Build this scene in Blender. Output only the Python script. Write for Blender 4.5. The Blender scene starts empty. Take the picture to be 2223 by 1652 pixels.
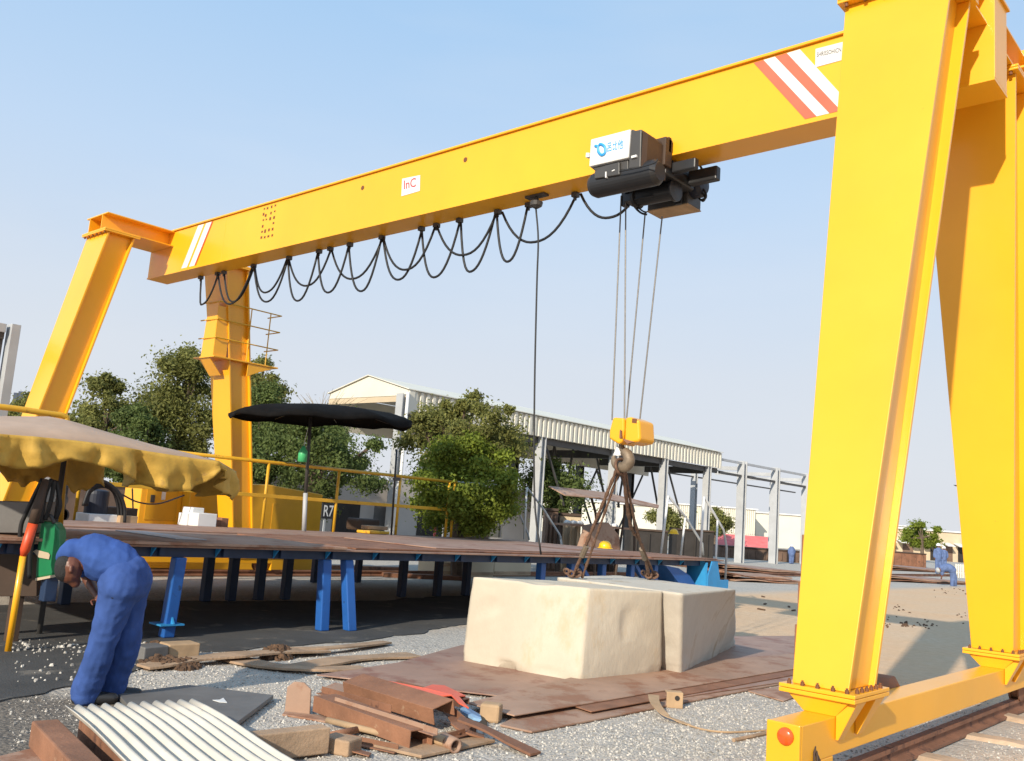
import bpy, math, random
import numpy as np
from mathutils import Vector, Matrix, noise
random.seed(7)
sc = bpy.context.scene
COL = sc.collection
R = math.radians
# ------------------------------------------------------------------ camera
CX, CY, F = 1111.0, 826.0, 1997.571
PIT, ROL, YAW, H = 0.1459127, 0.0732401, 0.7314180, 1.6
fw = Vector((-math.sin(YAW)*math.cos(PIT), math.cos(YAW)*math.cos(PIT), math.sin(PIT)))
r0 = Vector((math.cos(YAW), math.sin(YAW), 0)); u0 = r0.cross(fw)
rt = math.cos(ROL)*r0 + math.sin(ROL)*u0; up = -math.sin(ROL)*r0 + math.cos(ROL)*u0
CAM = Vector((0, 0, H))
cd = bpy.data.cameras.new('camera'); cam = bpy.data.objects.new('camera', cd); COL.objects.link(cam)
m = Matrix((rt, up, -fw)).transposed().to_4x4(); m.translation = CAM; cam.matrix_world = m
cd.sensor_width = 36; cd.lens = 36*F/2222; cd.clip_start = .05; cd.clip_end = 6000
sc.camera = cam
# survey: a direction measured from the viewpoint met with a world plane
def ray(x, y): return fw + rt*((x-CX)/F) - up*((y-CY)/F)
def G(x, y, z=0.0): d = ray(x, y); return CAM + d*((z-H)/d.z)
def PX(x, y, X): d = ray(x, y); return CAM + d*(X/d.x)
def PY(x, y, Y): d = ray(x, y); return CAM + d*(Y/d.y)
def DK(x, y, k): return CAM + ray(x, y)*k
def V(*a): return Vector(a)
# ------------------------------------------------------------------ materials
def mat(name, col, rough=.6, metal=0, var=.12, scale=2.0, bump=0, bscale=40, spot=None, spot_amt=.62, spot_scale=6, coat=0, vscale=None, leaf=False, stretch=None, spec=None):
    M = bpy.data.materials.new(name); M.use_nodes = True
    nt = M.node_tree; N = nt.nodes; Lk = nt.links
    b = N['Principled BSDF']; b.inputs['Roughness'].default_value = rough; b.inputs['Metallic'].default_value = metal
    if coat: b.inputs['Coat Weight'].default_value = coat; b.inputs['Coat Roughness'].default_value = .15
    if spec is not None: b.inputs['Specular IOR Level'].default_value = spec
    tc = N.new('ShaderNodeTexCoord'); src = tc.outputs['Object']
    if stretch:
        mp = N.new('ShaderNodeMapping'); mp.inputs['Scale'].default_value = stretch; Lk.new(src, mp.inputs[0]); src = mp.outputs[0]
    def noi(s, d=6, rgh=.6):
        n = N.new('ShaderNodeTexNoise'); n.inputs['Scale'].default_value = s; n.inputs['Detail'].default_value = d; n.inputs['Roughness'].default_value = rgh
        Lk.new(src, n.inputs['Vector']); return n.outputs['Fac']
    def ramp(f, a, bb, ca, cb):
        r = N.new('ShaderNodeValToRGB'); r.color_ramp.elements[0].position = a; r.color_ramp.elements[1].position = bb
        r.color_ramp.elements[0].color = (*ca, 1); r.color_ramp.elements[1].color = (*cb, 1); Lk.new(f, r.inputs[0]); return r.outputs[0]
    def mix(f, a, bb, mode='MIX'):
        x = N.new('ShaderNodeMix'); x.data_type = 'RGBA'; x.blend_type = mode
        if isinstance(f, (int, float)): x.inputs[0].default_value = f
        else: Lk.new(f, x.inputs[0])
        for s, q in ((6, a), (7, bb)):
            if isinstance(q, tuple): x.inputs[s].default_value = (*q, 1)
            else: Lk.new(q, x.inputs[s])
        return x.outputs[2]
    lo = tuple(max(0, c*(1-var)) for c in col); hi = tuple(min(1, c*(1+var)) for c in col)
    f = noi(scale)
    c = ramp(f, .3, .7, lo, hi)
    if spot:
        g = noi(spot_scale, 8, .7)
        k = ramp(g, spot_amt, spot_amt+.08, (0, 0, 0), (1, 1, 1))
        c = mix(k, c, spot)
    if leaf:
        ge = N.new('ShaderNodeNewGeometry')
        k = ramp(ge.outputs['Random Per Island'], 0, 1, (.72, .75, .7), (1.3, 1.25, 1.2))
        c = mix(1.0, c, k, 'MULTIPLY')
    Lk.new(c, b.inputs['Base Color'])
    rr = N.new('ShaderNodeMapRange'); rr.inputs[3].default_value = max(.05, rough-.12); rr.inputs[4].default_value = min(1, rough+.12)
    Lk.new(noi(scale*3.1), rr.inputs[0]); Lk.new(rr.outputs[0], b.inputs['Roughness'])
    if bump:
        bp = N.new('ShaderNodeBump'); bp.inputs['Strength'].default_value = bump; bp.inputs['Distance'].default_value = .02
        Lk.new(noi(bscale, 5), bp.inputs['Height']); Lk.new(bp.outputs[0], b.inputs['Normal'])
    if leaf:
        out = N['Material Output']; tr = N.new('ShaderNodeBsdfTranslucent'); Lk.new(c, tr.inputs[0])
        mx = N.new('ShaderNodeMixShader'); mx.inputs[0].default_value = .42
        Lk.new(b.outputs[0], mx.inputs[1]); Lk.new(tr.outputs[0], mx.inputs[2]); Lk.new(mx.outputs[0], out.inputs[0])
    return M
YEL = (.87, .408, .013)
M = dict(
 yel=mat('yellow_paint', YEL, .36, coat=.25, var=.085, scale=.45, spot=(.50, .21, .03), spot_amt=.70, spot_scale=7, bump=.03, bscale=3),
 yrail=mat('yellow_rail_paint', (.66, .36, .02), .5, var=.12, scale=3, spot=(.25, .09, .03), spot_amt=.6, spot_scale=9),
 ybox=mat('shaded_yellow_paint', (.66, .33, .012), .5, var=.1, scale=1.5, spot=(.3, .12, .03), spot_amt=.68, spot_scale=4),  # yellow with the orange dimness of an unlit side put into the colour
 rust=mat('rusty_steel', (.22, .10, .055), .8, var=.35, scale=2.2, spot=(.10, .045, .03), spot_amt=.56, spot_scale=4, bump=.25, bscale=30),
 rustl=mat('light_rusty_plate', (.36, .225, .155), .72, var=.22, scale=1.1, spot=(.27, .13, .075), spot_amt=.5, spot_scale=1.6, bump=.12, bscale=20),
 rustb=mat('brown_rust', (.25, .115, .062), .75, var=.3, scale=3, spot=(.42, .27, .17), spot_amt=.62, spot_scale=7, bump=.3, bscale=45),
 deck=mat('deck_plate', (.32, .195, .14), .6, var=.22, scale=1.3, spot=(.25, .12, .08), spot_amt=.52, spot_scale=2.0, bump=.08, bscale=12),
 grey=mat('grey_steel', (.42, .43, .44), .5, var=.12, scale=1.5, spot=(.3, .25, .2), spot_amt=.68, spot_scale=5),
 greyd=mat('dark_grey_sheet', (.14, .135, .13), .55, var=.2, scale=2.5, bump=.08),
 white=mat('white_paint', (.70, .69, .67), .55, var=.05, scale=2),
 cream=mat('cream_cladding', (.67, .635, .54), .6, var=.06, scale=.6, spot=(.6, .5, .36), spot_amt=.66, spot_scale=1.2),
 whitew=mat('white_corrugated', (.62, .565, .48), .5, var=.1, scale=2, spot=(.5, .42, .32), spot_amt=.62, spot_scale=4, bump=.05),
 red=mat('red_paint', (.75, .13, .07), .5, var=.08),
 redo=mat('orange_red_paint', (.62, .07, .015), .45, var=.15),
 black=mat('black_plastic', (.018, .018, .02), .45, var=.2),
 rubber=mat('black_rubber', (.012, .012, .013), .55, var=.2),
 char=mat('charcoal_metal', (.055, .052, .05), .5, var=.2),
 rope=mat('steel_rope', (.16, .15, .14), .5, .4, var=.2, scale=30),
 hookm=mat('hook_steel', (.22, .17, .12), .6, .3, var=.25, scale=12),
 chain=mat('rusty_sling', (.17, .095, .06), .75, .2, var=.4, scale=30, bump=.6, bscale=60),
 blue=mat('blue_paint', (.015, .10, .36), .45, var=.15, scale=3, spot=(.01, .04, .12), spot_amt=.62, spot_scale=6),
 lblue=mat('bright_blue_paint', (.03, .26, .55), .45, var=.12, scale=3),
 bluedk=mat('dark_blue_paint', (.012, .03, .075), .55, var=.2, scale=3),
 navy=mat('navy_plastic', (.01, .014, .03), .5),
 green=mat('green_plastic', (.012, .2, .075), .35, var=.12, scale=4),
 lgreen=mat('bright_green_plastic', (.06, .42, .16), .4),
 tan=mat('tan_card', (.42, .28, .16), .8, var=.2, scale=5, bump=.1),
 wood=mat('weathered_timber', (.36, .24, .15), .85, var=.3, scale=3, bump=.4, bscale=25, stretch=(1, 1, 1)),
 sleeper=mat('sleeper_timber', (.50, .365, .25), .9, var=.25, scale=4, bump=.5, bscale=18),
 tarp=mat('yellow_tarpaulin', (.55, .33, .055), .75, var=.18, scale=5, bump=.15, bscale=60, spot=(.42, .25, .06), spot_amt=.58, spot_scale=4),
 tarpt=mat('faded_canvas', (.42, .30, .22), .8, var=.1, scale=3, bump=.1, bscale=70),
 blackcloth=mat('black_canvas', (.0065, .006, .006), .95, spec=.1, var=.35, scale=5, bump=.2, bscale=20),
 cloth=mat('blue_coverall', (.042, .085, .26), .9, var=.2, scale=5, bump=.35, bscale=11, spec=.2),
 cloth2=mat('blue_shirt', (.036, .080, .26), .9, var=.2, scale=5, bump=.4, bscale=10, spec=.2),
 clothf=mat('faded_blue_cloth', (.10, .15, .30), .85, var=.3, scale=9),
 skin=mat('brown_skin', (.13, .045, .024), .45, var=.12, scale=14),
 hair=mat('black_hair', (.012, .01, .009), .6, bump=.6, bscale=120),
 helmet=mat('yellow_helmet', (.85, .5, .01), .3),
 stone=None,
 brown=mat('dark_brown_paint', (.06, .035, .022), .7, var=.25),
 brownw=mat('brown_wall', (.16, .10, .07), .85, var=.35, scale=1.5),
 wall=mat('pale_render', (.46, .42, .385), .85, var=.08, scale=.8, spot=(.45, .40, .36), spot_amt=.6, spot_scale=2),
 tanwall=mat('tan_render', (.56, .45, .31), .85, var=.1, scale=.8),
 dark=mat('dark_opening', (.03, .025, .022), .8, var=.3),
 pink=mat('pink_cloth', (.72, .16, .15), .8, var=.2, scale=2),
 bluel=mat('logo_blue', (.04, .33, .72), .5, var=.05),
 inkgrey=mat('grey_ink', (.13, .125, .115), .6),
 inkred=mat('red_ink', (.5, .06, .07), .6),
 lamp=mat('orange_lens', (.80, .09, .01), .2, var=.08, coat=.5),
 holes=mat('brown_hole', (.16, .06, .02), .7),
 bark=mat('tree_bark', (.12, .085, .06), .9, var=.3, scale=8, bump=.5, bscale=20),
 leafd=mat('dark_leaf', (.125, .165, .05), .65, var=.35, scale=.7, leaf=True, spec=.25),
 leafo=mat('olive_leaf', (.20, .205, .062), .65, var=.35, scale=.8, leaf=True, spec=.25),
 leafg=mat('bright_leaf', (.20, .25, .036), .6, var=.3, scale=.9, leaf=True, spec=.25),
 twig=mat('dry_twig', (.3, .24, .16), .9),
 asphalt=mat('asphalt', (.062, .061, .06), .85, var=.3, scale=1.2, bump=.5, bscale=60, spot=(.15, .135, .115), spot_amt=.57, spot_scale=2.1),
 pebble=mat('pebble_stone', (.46, .43, .39), .85, var=.3, scale=6, leaf=False),
 mulch=mat('brown_scrap', (.10, .055, .03), .95, var=.5, scale=9),
 glass=mat('dark_glass', (.03, .04, .05), .15),
)
def stone_mat():
    S = mat('cream_stone', (.53, .465, .365), .95, var=.10, scale=1.6, bump=.22, bscale=30, spot=(.52, .42, .29), spot_amt=.56, spot_scale=1.3, stretch=(1, 1, .45))
    return S
M['stone'] = stone_mat()
M['stoneb'] = mat('stained_stone', (.53, .48, .40), .95, var=.12, scale=1.8, bump=.22, bscale=30, spot=(.40, .32, .22), spot_amt=.57, spot_scale=1.8, stretch=(1, 1, .35))
def leaf_random_pebble():
    nt = M['pebble'].node_tree; N = nt.nodes; b = N['Principled BSDF']
    g = N.new('ShaderNodeNewGeometry'); r = N.new('ShaderNodeValToRGB')
    r.color_ramp.elements[0].color = (.20, .185, .165, 1); r.color_ramp.elements[1].color = (.60, .555, .49, 1)
    nt.links.new(g.outputs['Random Per Island'], r.inputs[0]); nt.links.new(r.outputs[0], b.inputs['Base Color'])
leaf_random_pebble()
# ------------------------------------------------------------------ mesh builder
class MB:
    def __init__(s): s.v = []; s.f = []
    def add(s, vs, fs):
        n = len(s.v); s.v += [Vector(p) for p in vs]; s.f += [tuple(i+n for i in q) for q in fs]; return s
    def hexa(s, p):   # bottom 4 ccw, top 4 ccw
        return s.add(p, [(3, 2, 1, 0), (4, 5, 6, 7), (0, 1, 5, 4), (1, 2, 6, 5), (2, 3, 7, 6), (3, 0, 4, 7)])
    def box2(s, a, b):
        x0, y0, z0 = (min(a[i], b[i]) for i in range(3)); x1, y1, z1 = (max(a[i], b[i]) for i in range(3))
        return s.hexa([(x0, y0, z0), (x1, y0, z0), (x1, y1, z0), (x0, y1, z0), (x0, y0, z1), (x1, y0, z1), (x1, y1, z1), (x0, y1, z1)])
    def box(s, c, d, mtx=None):
        h = [Vector((sx*d[0]/2, sy*d[1]/2, sz*d[2]/2)) for sz in (-1, 1) for sx, sy in ((-1, -1), (1, -1), (1, 1), (-1, 1))]
        if mtx is not None: h = [mtx @ q for q in h]
        c = Vector(c); return s.hexa([c+q for q in h])
    def prism(s, poly, d):
        n = len(poly); d = Vector(d); vs = [Vector(p) for p in poly]; vs += [p+d for p in vs]
        fs = [tuple(range(n-1, -1, -1)), tuple(range(n, 2*n))] + [(i, (i+1) % n, n+(i+1) % n, n+i) for i in range(n)]
        return s.add(vs, fs)
    def loft(s, rings, cap=True, closed=True):
        n = len(rings[0]); vs = [p for r in rings for p in r]; fs = []
        for k in range(len(rings)-1):
            for i in range(n if closed else n-1):
                j = (i+1) % n; fs.append((k*n+i, k*n+j, (k+1)*n+j, (k+1)*n+i))
        if cap: fs.append(tuple(range(n-1, -1, -1))); fs.append(tuple((len(rings)-1)*n+i for i in range(n)))
        return s.add(vs, fs)
    def tube(s, pts, r, n=8, cap=True, flat=1.0):
        pts = [Vector(p) for p in pts]; rs = r if isinstance(r, (list, tuple)) else [r]*len(pts)
        rings = []; a = None
        for i, p in enumerate(pts):
            t = (pts[min(i+1, len(pts)-1)]-pts[max(i-1, 0)])
            t = t.normalized() if t.length > 1e-9 else Vector((0, 0, 1))
            if a is None: a = t.cross(Vector((0, 0, 1)) if abs(t.z) < .9 else Vector((1, 0, 0))).normalized()
            else:
                a = (a - t*a.dot(t)); a = a.normalized() if a.length > 1e-6 else t.orthogonal().normalized()
            b = t.cross(a)
            rings.append([p + (a*math.cos(2*math.pi*k/n) + b*math.sin(2*math.pi*k/n)*flat)*rs[i] for k in range(n)])
        return s.loft(rings, cap)
    def sweep(s, prof, p0, p1, upv=(0, 0, 1)):
        p0 = Vector(p0); p1 = Vector(p1); t = (p1-p0).normalized(); a = Vector(upv).cross(t).normalized(); b = t.cross(a)
        return s.prism([p0 + a*x + b*y for x, y in prof], p1-p0)
    def beam(s, p0, p1, w, h): return s.sweep([(-w/2, 0), (w/2, 0), (w/2, h), (-w/2, h)], p0, p1)
    def disc(s, c, nrm, r, t, n=20):
        nrm = Vector(nrm).normalized(); a = nrm.orthogonal().normalized(); b = nrm.cross(a); c = Vector(c)
        return s.prism([c + (a*math.cos(2*math.pi*k/n)+b*math.sin(2*math.pi*k/n))*r for k in range(n)], nrm*t)
    def lathe(s, c, prof, n=24, axis=(0, 0, 1)):
        ax = Vector(axis).normalized(); a = ax.orthogonal().normalized(); b = ax.cross(a); c = Vector(c)
        return s.loft([[c + ax*z + (a*math.cos(2*math.pi*k/n)+b*math.sin(2*math.pi*k/n))*max(r, .0005) for k in range(n)] for r, z in prof])
    def build(s, name, mt, parent=None, org=None, smooth=False, bevel=0, label=None, seg=2):
        root = parent
        while root is not None and root.parent is not None: root = root.parent
        if root is not None: o0 = root.location
        elif org is not None: o0 = Vector(org)
        else:
            xs = [p.x for p in s.v]; ys = [p.y for p in s.v]; zs = [p.z for p in s.v]
            o0 = Vector(((min(xs)+max(xs))/2, (min(ys)+max(ys))/2, min(zs)))
        me = bpy.data.meshes.new(name); me.from_pydata([p-o0 for p in s.v], [], s.f); me.validate(); me.update()
        import bmesh
        bm = bmesh.new(); bm.from_mesh(me); bmesh.ops.recalc_face_normals(bm, faces=bm.faces); bm.to_mesh(me); bm.free()
        me.materials.append(mt)
        if smooth:
            for p in me.polygons: p.use_smooth = True
        o = bpy.data.objects.new(name, me); COL.objects.link(o)
        if parent is not None: o.parent = parent
        else: o.location = o0
        if bevel:
            b = o.modifiers.new('bevel', 'BEVEL'); b.width = bevel; b.segments = seg; b.limit_method = 'ANGLE'; b.angle_limit = R(40)
        if label: o['label'] = label
        return o
def tag(o, label, cat, group=None, kind=None):
    o['label'] = label; o['category'] = cat
    if group: o['group'] = group
    if kind: o['kind'] = kind
    return o
def struct(o): o['kind'] = 'structure'; return o
def thing(name, label, cat, loc, group=None):
    o = bpy.data.objects.new(name, None); COL.objects.link(o); o.location = Vector(loc); o.empty_display_size = .2
    return tag(o, label, cat, group)
def children(o): return [c for c in COL.objects if c.parent == o]
def copy_tree(o, parent=None):
    ch = children(o); c = o.copy(); COL.objects.link(c)
    if parent is not None: c.parent = parent
    for k in ch: copy_tree(k, c)
    return c
def smooth_path(pts, n=6):
    pts = [Vector(p) for p in pts]; q = [pts[0]*2-pts[1]] + pts + [pts[-1]*2-pts[-2]]; out = []
    for i in range(1, len(q)-2):
        a, b, c, d = q[i-1:i+3]
        for k in range(n):
            t = k/n; out.append(.5*((2*b)+(c-a)*t+(2*a-5*b+4*c-d)*t*t+(3*b-a-3*c+d)*t**3))
    out.append(pts[-1]); return out
def text_fit(txt, bl, br, tl, mt, parent, name, depth=.002):
    cu = bpy.data.curves.new('lettering', 'FONT'); cu.body = txt; cu.resolution_u = 3; cu.offset = .012
    o = bpy.data.objects.new('lettering', cu); COL.objects.link(o); bpy.context.view_layer.update()
    me = bpy.data.meshes.new_from_object(o.evaluated_get(bpy.context.evaluated_depsgraph_get()))
    vs = [v.co.copy() for v in me.vertices]; fs = [tuple(p.vertices) for p in me.polygons]
    bpy.data.objects.remove(o); bpy.data.curves.remove(cu); bpy.data.meshes.remove(me)
    if not vs: return None
    x0 = min(v.x for v in vs); x1 = max(v.x for v in vs); y0 = min(v.y for v in vs); y1 = max(v.y for v in vs)
    bl = Vector(bl); ex = Vector(br)-bl; ey = Vector(tl)-bl
    mb = MB(); mb.add([bl + ex*((v.x-x0)/(x1-x0)) + ey*((v.y-y0)/(y1-y0)) for v in vs], fs)
    return mb.build(name, mt, parent)
# ------------------------------------------------------------------ ground
def ground_mat():
    g = bpy.data.materials.new('yard_ground'); g.use_nodes = True; nt = g.node_tree; N = nt.nodes; L = nt.links; b = N['Principled BSDF']
    b.inputs['Roughness'].default_value = .95; b.inputs['Specular IOR Level'].default_value = .2
    tc = N.new('ShaderNodeTexCoord'); src = tc.outputs['Object']
    def noi(s, d=6, r=.6, dist=0):
        n = N.new('ShaderNodeTexNoise'); n.inputs['Scale'].default_value = s; n.inputs['Detail'].default_value = d; n.inputs['Roughness'].default_value = r; n.inputs['Distortion'].default_value = dist
        L.new(src, n.inputs['Vector']); return n.outputs['Fac']
    def ramp(f, a, bb, ca, cb):
        r = N.new('ShaderNodeValToRGB'); r.color_ramp.elements[0].position = a; r.color_ramp.elements[1].position = bb
        r.color_ramp.elements[0].color = (*ca, 1); r.color_ramp.elements[1].color = (*cb, 1); L.new(f, r.inputs[0]); return r.outputs[0]
    def mix(f, a, bb, mode='MIX'):
        x = N.new('ShaderNodeMix'); x.data_type = 'RGBA'; x.blend_type = mode
        if isinstance(f, (int, float)): x.inputs[0].default_value = f
        else: L.new(f, x.inputs[0])
        L.new(a, x.inputs[6]); L.new(bb, x.inputs[7]); return x.outputs[2]
    def mth(op, a, bb=0.0):
        x = N.new('ShaderNodeMath'); x.operation = op
        for i, q in enumerate((a, bb)):
            if isinstance(q, (int, float)): x.inputs[i].default_value = q
            else: L.new(q, x.inputs[i])
        return x.outputs[0]
    sx = N.new('ShaderNodeSeparateXYZ'); L.new(src, sx.inputs[0])
    vo = N.new('ShaderNodeTexVoronoi'); vo.inputs['Scale'].default_value = 38; L.new(src, vo.inputs['Vector'])
    vo2 = N.new('ShaderNodeTexVoronoi'); vo2.inputs['Scale'].default_value = 15; L.new(src, vo2.inputs['Vector'])
    hs = N.new('ShaderNodeSeparateColor'); L.new(vo.outputs['Color'], hs.inputs[0])
    gravel = ramp(hs.outputs[0], 0, 1, (.29, .268, .24), (.56, .515, .455))
    gravel = mix(ramp(noi(.9), .35, .65, (0, 0, 0), (1, 1, 1)), gravel, ramp(noi(60, 3), .3, .7, (.40, .36, .305), (.54, .485, .42)))
    dirt = mix(ramp(noi(.35, 8, .65, .4), .35, .65, (0, 0, 0), (1, 1, 1)), ramp(noi(7), .3, .7, (.60, .385, .225), (.70, .47, .285)), ramp(noi(9), .3, .7, (.56, .385, .24), (.70, .52, .355)))
    # gravel near, bare earth beyond the blocks and to the right of the rail
    t = mth('ADD', sx.outputs[1], mth('MULTIPLY', mth('SUBTRACT', noi(.22, 5), .5), 9.0))
    mk = N.new('ShaderNodeMapRange'); mk.interpolation_type = 'SMOOTHSTEP'; mk.inputs[1].default_value = 8.6; mk.inputs[2].default_value = 12.0; L.new(t, mk.inputs[0])
    t2 = mth('ADD', sx.outputs[0], mth('MULTIPLY', mth('SUBTRACT', noi(.8, 5), .5), 1.2))
    mk2 = N.new('ShaderNodeMapRange'); mk2.inputs[1].default_value = -2.2; mk2.inputs[2].default_value = -1.7; L.new(t2, mk2.inputs[0])
    mk3 = N.new('ShaderNodeMapRange'); mk3.inputs[1].default_value = -11.5; mk3.inputs[2].default_value = -12.5; mk3.inputs[3].default_value = 1; mk3.inputs[4].default_value = 0; L.new(sx.outputs[0], mk3.inputs[0])
    msk = mth('MAXIMUM', mth('MULTIPLY', mk.outputs[0], mk3.outputs[0]), mk2.outputs[0])
    c = mix(msk, gravel, dirt)
    c = mix(ramp(noi(1.3, 9, .75), .62, .72, (0, 0, 0), (.45, .45, .45)), c, ramp(noi(3), .3, .7, (.36, .26, .18), (.46, .36, .26)))
    # darker brown tone around the near left corner of the yard
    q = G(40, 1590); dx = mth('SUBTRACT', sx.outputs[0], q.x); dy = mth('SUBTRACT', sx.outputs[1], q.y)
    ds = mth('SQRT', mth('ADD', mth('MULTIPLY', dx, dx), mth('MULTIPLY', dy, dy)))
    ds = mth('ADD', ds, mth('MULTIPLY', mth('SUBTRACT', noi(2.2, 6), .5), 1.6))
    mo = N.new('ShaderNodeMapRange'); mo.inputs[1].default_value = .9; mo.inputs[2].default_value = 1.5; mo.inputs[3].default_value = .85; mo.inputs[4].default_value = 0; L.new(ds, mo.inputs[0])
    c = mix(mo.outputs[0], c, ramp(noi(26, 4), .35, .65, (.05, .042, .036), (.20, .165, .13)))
    L.new(c, b.inputs['Base Color'])
    bp = N.new('ShaderNodeBump'); bp.inputs['Strength'].default_value = .6; bp.inputs['Distance'].default_value = .018
    hgt = mth('ADD', mth('MULTIPLY', vo.outputs['Distance'], -.9), mth('ADD', mth('MULTIPLY', vo2.outputs['Distance'], -.5), mth('MULTIPLY', noi(2.5, 8), 3.0)))
    L.new(hgt, bp.inputs['Height']); L.new(bp.outputs[0], b.inputs['Normal'])
    return g
mb = MB(); S = 2500
mb.add([(-S, -S, 0), (S, -S, 0), (S, S, 0), (-S, S, 0)], [(0, 1, 2, 3)])
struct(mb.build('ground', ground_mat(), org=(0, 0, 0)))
pad = [G(-500, 1600), G(0, 1527), G(120, 1500), G(240, 1472), G(430, 1416), G(600, 1407), G(830, 1388), G(1000, 1356), G(1250, 1330), G(1420, 1285), G(1420, 1262), G(1100, 1287), G(800, 1306), G(300, 1305), G(-500, 1335)]
edge = []
for i, p in enumerate(pad):
    q = pad[(i+1) % len(pad)]; k_ = max(1, min(30, int((q-p).length/.12)))
    for j in range(k_):
        s_ = p.lerp(q, j/k_); nz = noise.noise(V(s_.x*1.7, s_.y*1.7, 3))*.16+noise.noise(V(s_.x*6, s_.y*6, 8))*.07; edge.append(V(s_.x+nz, s_.y+nz*.3, 0))
mb = MB(); mb.prism(edge, (0, 0, .012))
struct(mb.build('paved_area', M['asphalt'], org=(0, 0, 0)))
def scatter(name, n, region, smin, smax, mt):
    vs = []; fs = []
    base = [(1, 0, 0), (0, 1, 0), (-1, 0, 0), (0, -1, 0), (0, 0, 1), (.5, .5, .5)]
    k = 0
    while k < n:
        p = region()
        if p is None: continue
        s = smin*(smax/smin)**(random.random()**2.2); a = random.random()*6.28; ca, sa = math.cos(a), math.sin(a)
        q = [(1, .1), (.45, .85), (-.4, .9), (-1, .05), (-.5, -.8), (.5, -.85)]
        b0 = len(vs)
        for x, y in q:
            x *= s*random.uniform(.7, 1.15); y *= s*random.uniform(.5, 1.0); vs.append((p[0]+x*ca-y*sa, p[1]+x*sa+y*ca, p[2]-.2*s))
        for x, y in q[::2]:
            x *= s*random.uniform(.3, .7); y *= s*random.uniform(.3, .7); vs.append((p[0]+x*ca-y*sa, p[1]+x*sa+y*ca, p[2]+s*random.uniform(.45, .85)))
        fs += [(b0, b0+1, b0+6), (b0+1, b0+2, b0+7), (b0+1, b0+7, b0+6), (b0+2, b0+3, b0+7), (b0+3, b0+4, b0+8), (b0+3, b0+8, b0+7), (b0+4, b0+5, b0+8), (b0+5, b0, b0+6), (b0+5, b0+6, b0+8), (b0+6, b0+7, b0+8)]
        k += 1
    me = bpy.data.meshes.new(name); me.from_pydata(vs, [], fs); me.update(); me.materials.append(mt)
    o = bpy.data.objects.new(name, me); COL.objects.link(o); return o
def inpoly(x, y, P):
    c = False; j = len(P)-1
    for i in range(len(P)):
        if (P[i].y > y) != (P[j].y > y) and x < (P[j].x-P[i].x)*(y-P[i].y)/(P[j].y-P[i].y)+P[i].x: c = not c
        j = i
    return c
def reg_gravel():
    r = random.random()
    if r < .8: x = random.uniform(20, 1760); y = 1660 - 250*random.random()**.8
    else: x = random.uniform(1250, 2222); y = 1660-180*random.random()
    p = G(x, y)
    if x < 260 and random.random() < .75: return None
    if inpoly(p.x, p.y, pad) and (random.random() < .96 or inpoly(p.x+.35, p.y-.1, pad)): return None
    if p.x > -2.75 and p.x < -2.3: return None
    return (p.x, p.y, 0)
o = scatter('gravel', 34000, reg_gravel, .004, .017, M['pebble']); tag(o, 'loose pale grey gravel strewn over the yard in the foreground', 'gravel', kind='stuff')

# ------------------------------------------------------------------ crane
XR, XL, YF, YB, ZB, ZT = -2.5, -16.6, 8.2, 8.6, 5.65, 6.46
YC = (YF+YB)/2
crane = thing('gantry_crane', 'big yellow gantry crane with A-frame legs straddling the yard', 'crane', ((XR+XL)/2, YC, 0))
mb = MB(); mb.box2((-17.05, YF, ZB), (-2.02, YB, ZT)); girder = mb.build('girder', M['yel'], crane, bevel=.006)
mb = MB(); mb.box2((-17.07, YF-.035, ZT+.001), (-2.0, YB+.035, ZT+.026)); mb.build('top_flange', M['yel'], girder)
mb = MB(); mb.box2((-17.05, YF-.012, ZB-.026), (-2.02, YB+.012, ZB-.001)); mb.build('bottom_flange', M['yel'], girder)
def c1(x, y): return ((2600+x/2.203)/1.62, (y/2.203)/1.62)
def c3(x, y): return ((200+x/2.36)/1.62, (650+y/2.36)/1.62)
def c4(x, y): return ((2600+x/2.223)/1.62, (2000+y/2.223)/1.62)
def cB(x, y): return ((900+x/2.02)/1.62, (2007+y/2.02)/1.62)
def cA(x, y): return ((x/2.02)/1.62, (2007+y/2.02)/1.62)
def cS(x, y): return ((1600+x/1.778)/1.62, (1950+y/1.778)/1.62)
def cH(x, y): return ((1900+x/3.176)/1.62, (380+y/3.176)/1.62)
def face_patch(name, pts, mt, parent, cf=None, Y=YF-.013, t=.0025, label=None):
    P = [PY(*(cf(*p) if cf else p), Y) for p in pts]
    P = [V(p.x, Y, min(max(p.z, ZB+.004), ZT-.004)) for p in P]
    mb = MB(); mb.prism(P, (0, t, 0)); return mb.build(name, mt, parent, label=label)
def stripe(mt, xb0, xb1, xt0, xt1, lab):
    P = [V(xb0, 0, ZB+.03), V(xb1, 0, ZB+.03), V(xt1, 0, ZT-.02), V(xt0, 0, ZT-.02)]
    mb = MB(); mb.prism([V(p.x, YF-.004, p.z) for p in P], (0, .003, 0)); mb.build('warning_stripe', mt, girder, label=lab)
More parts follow.
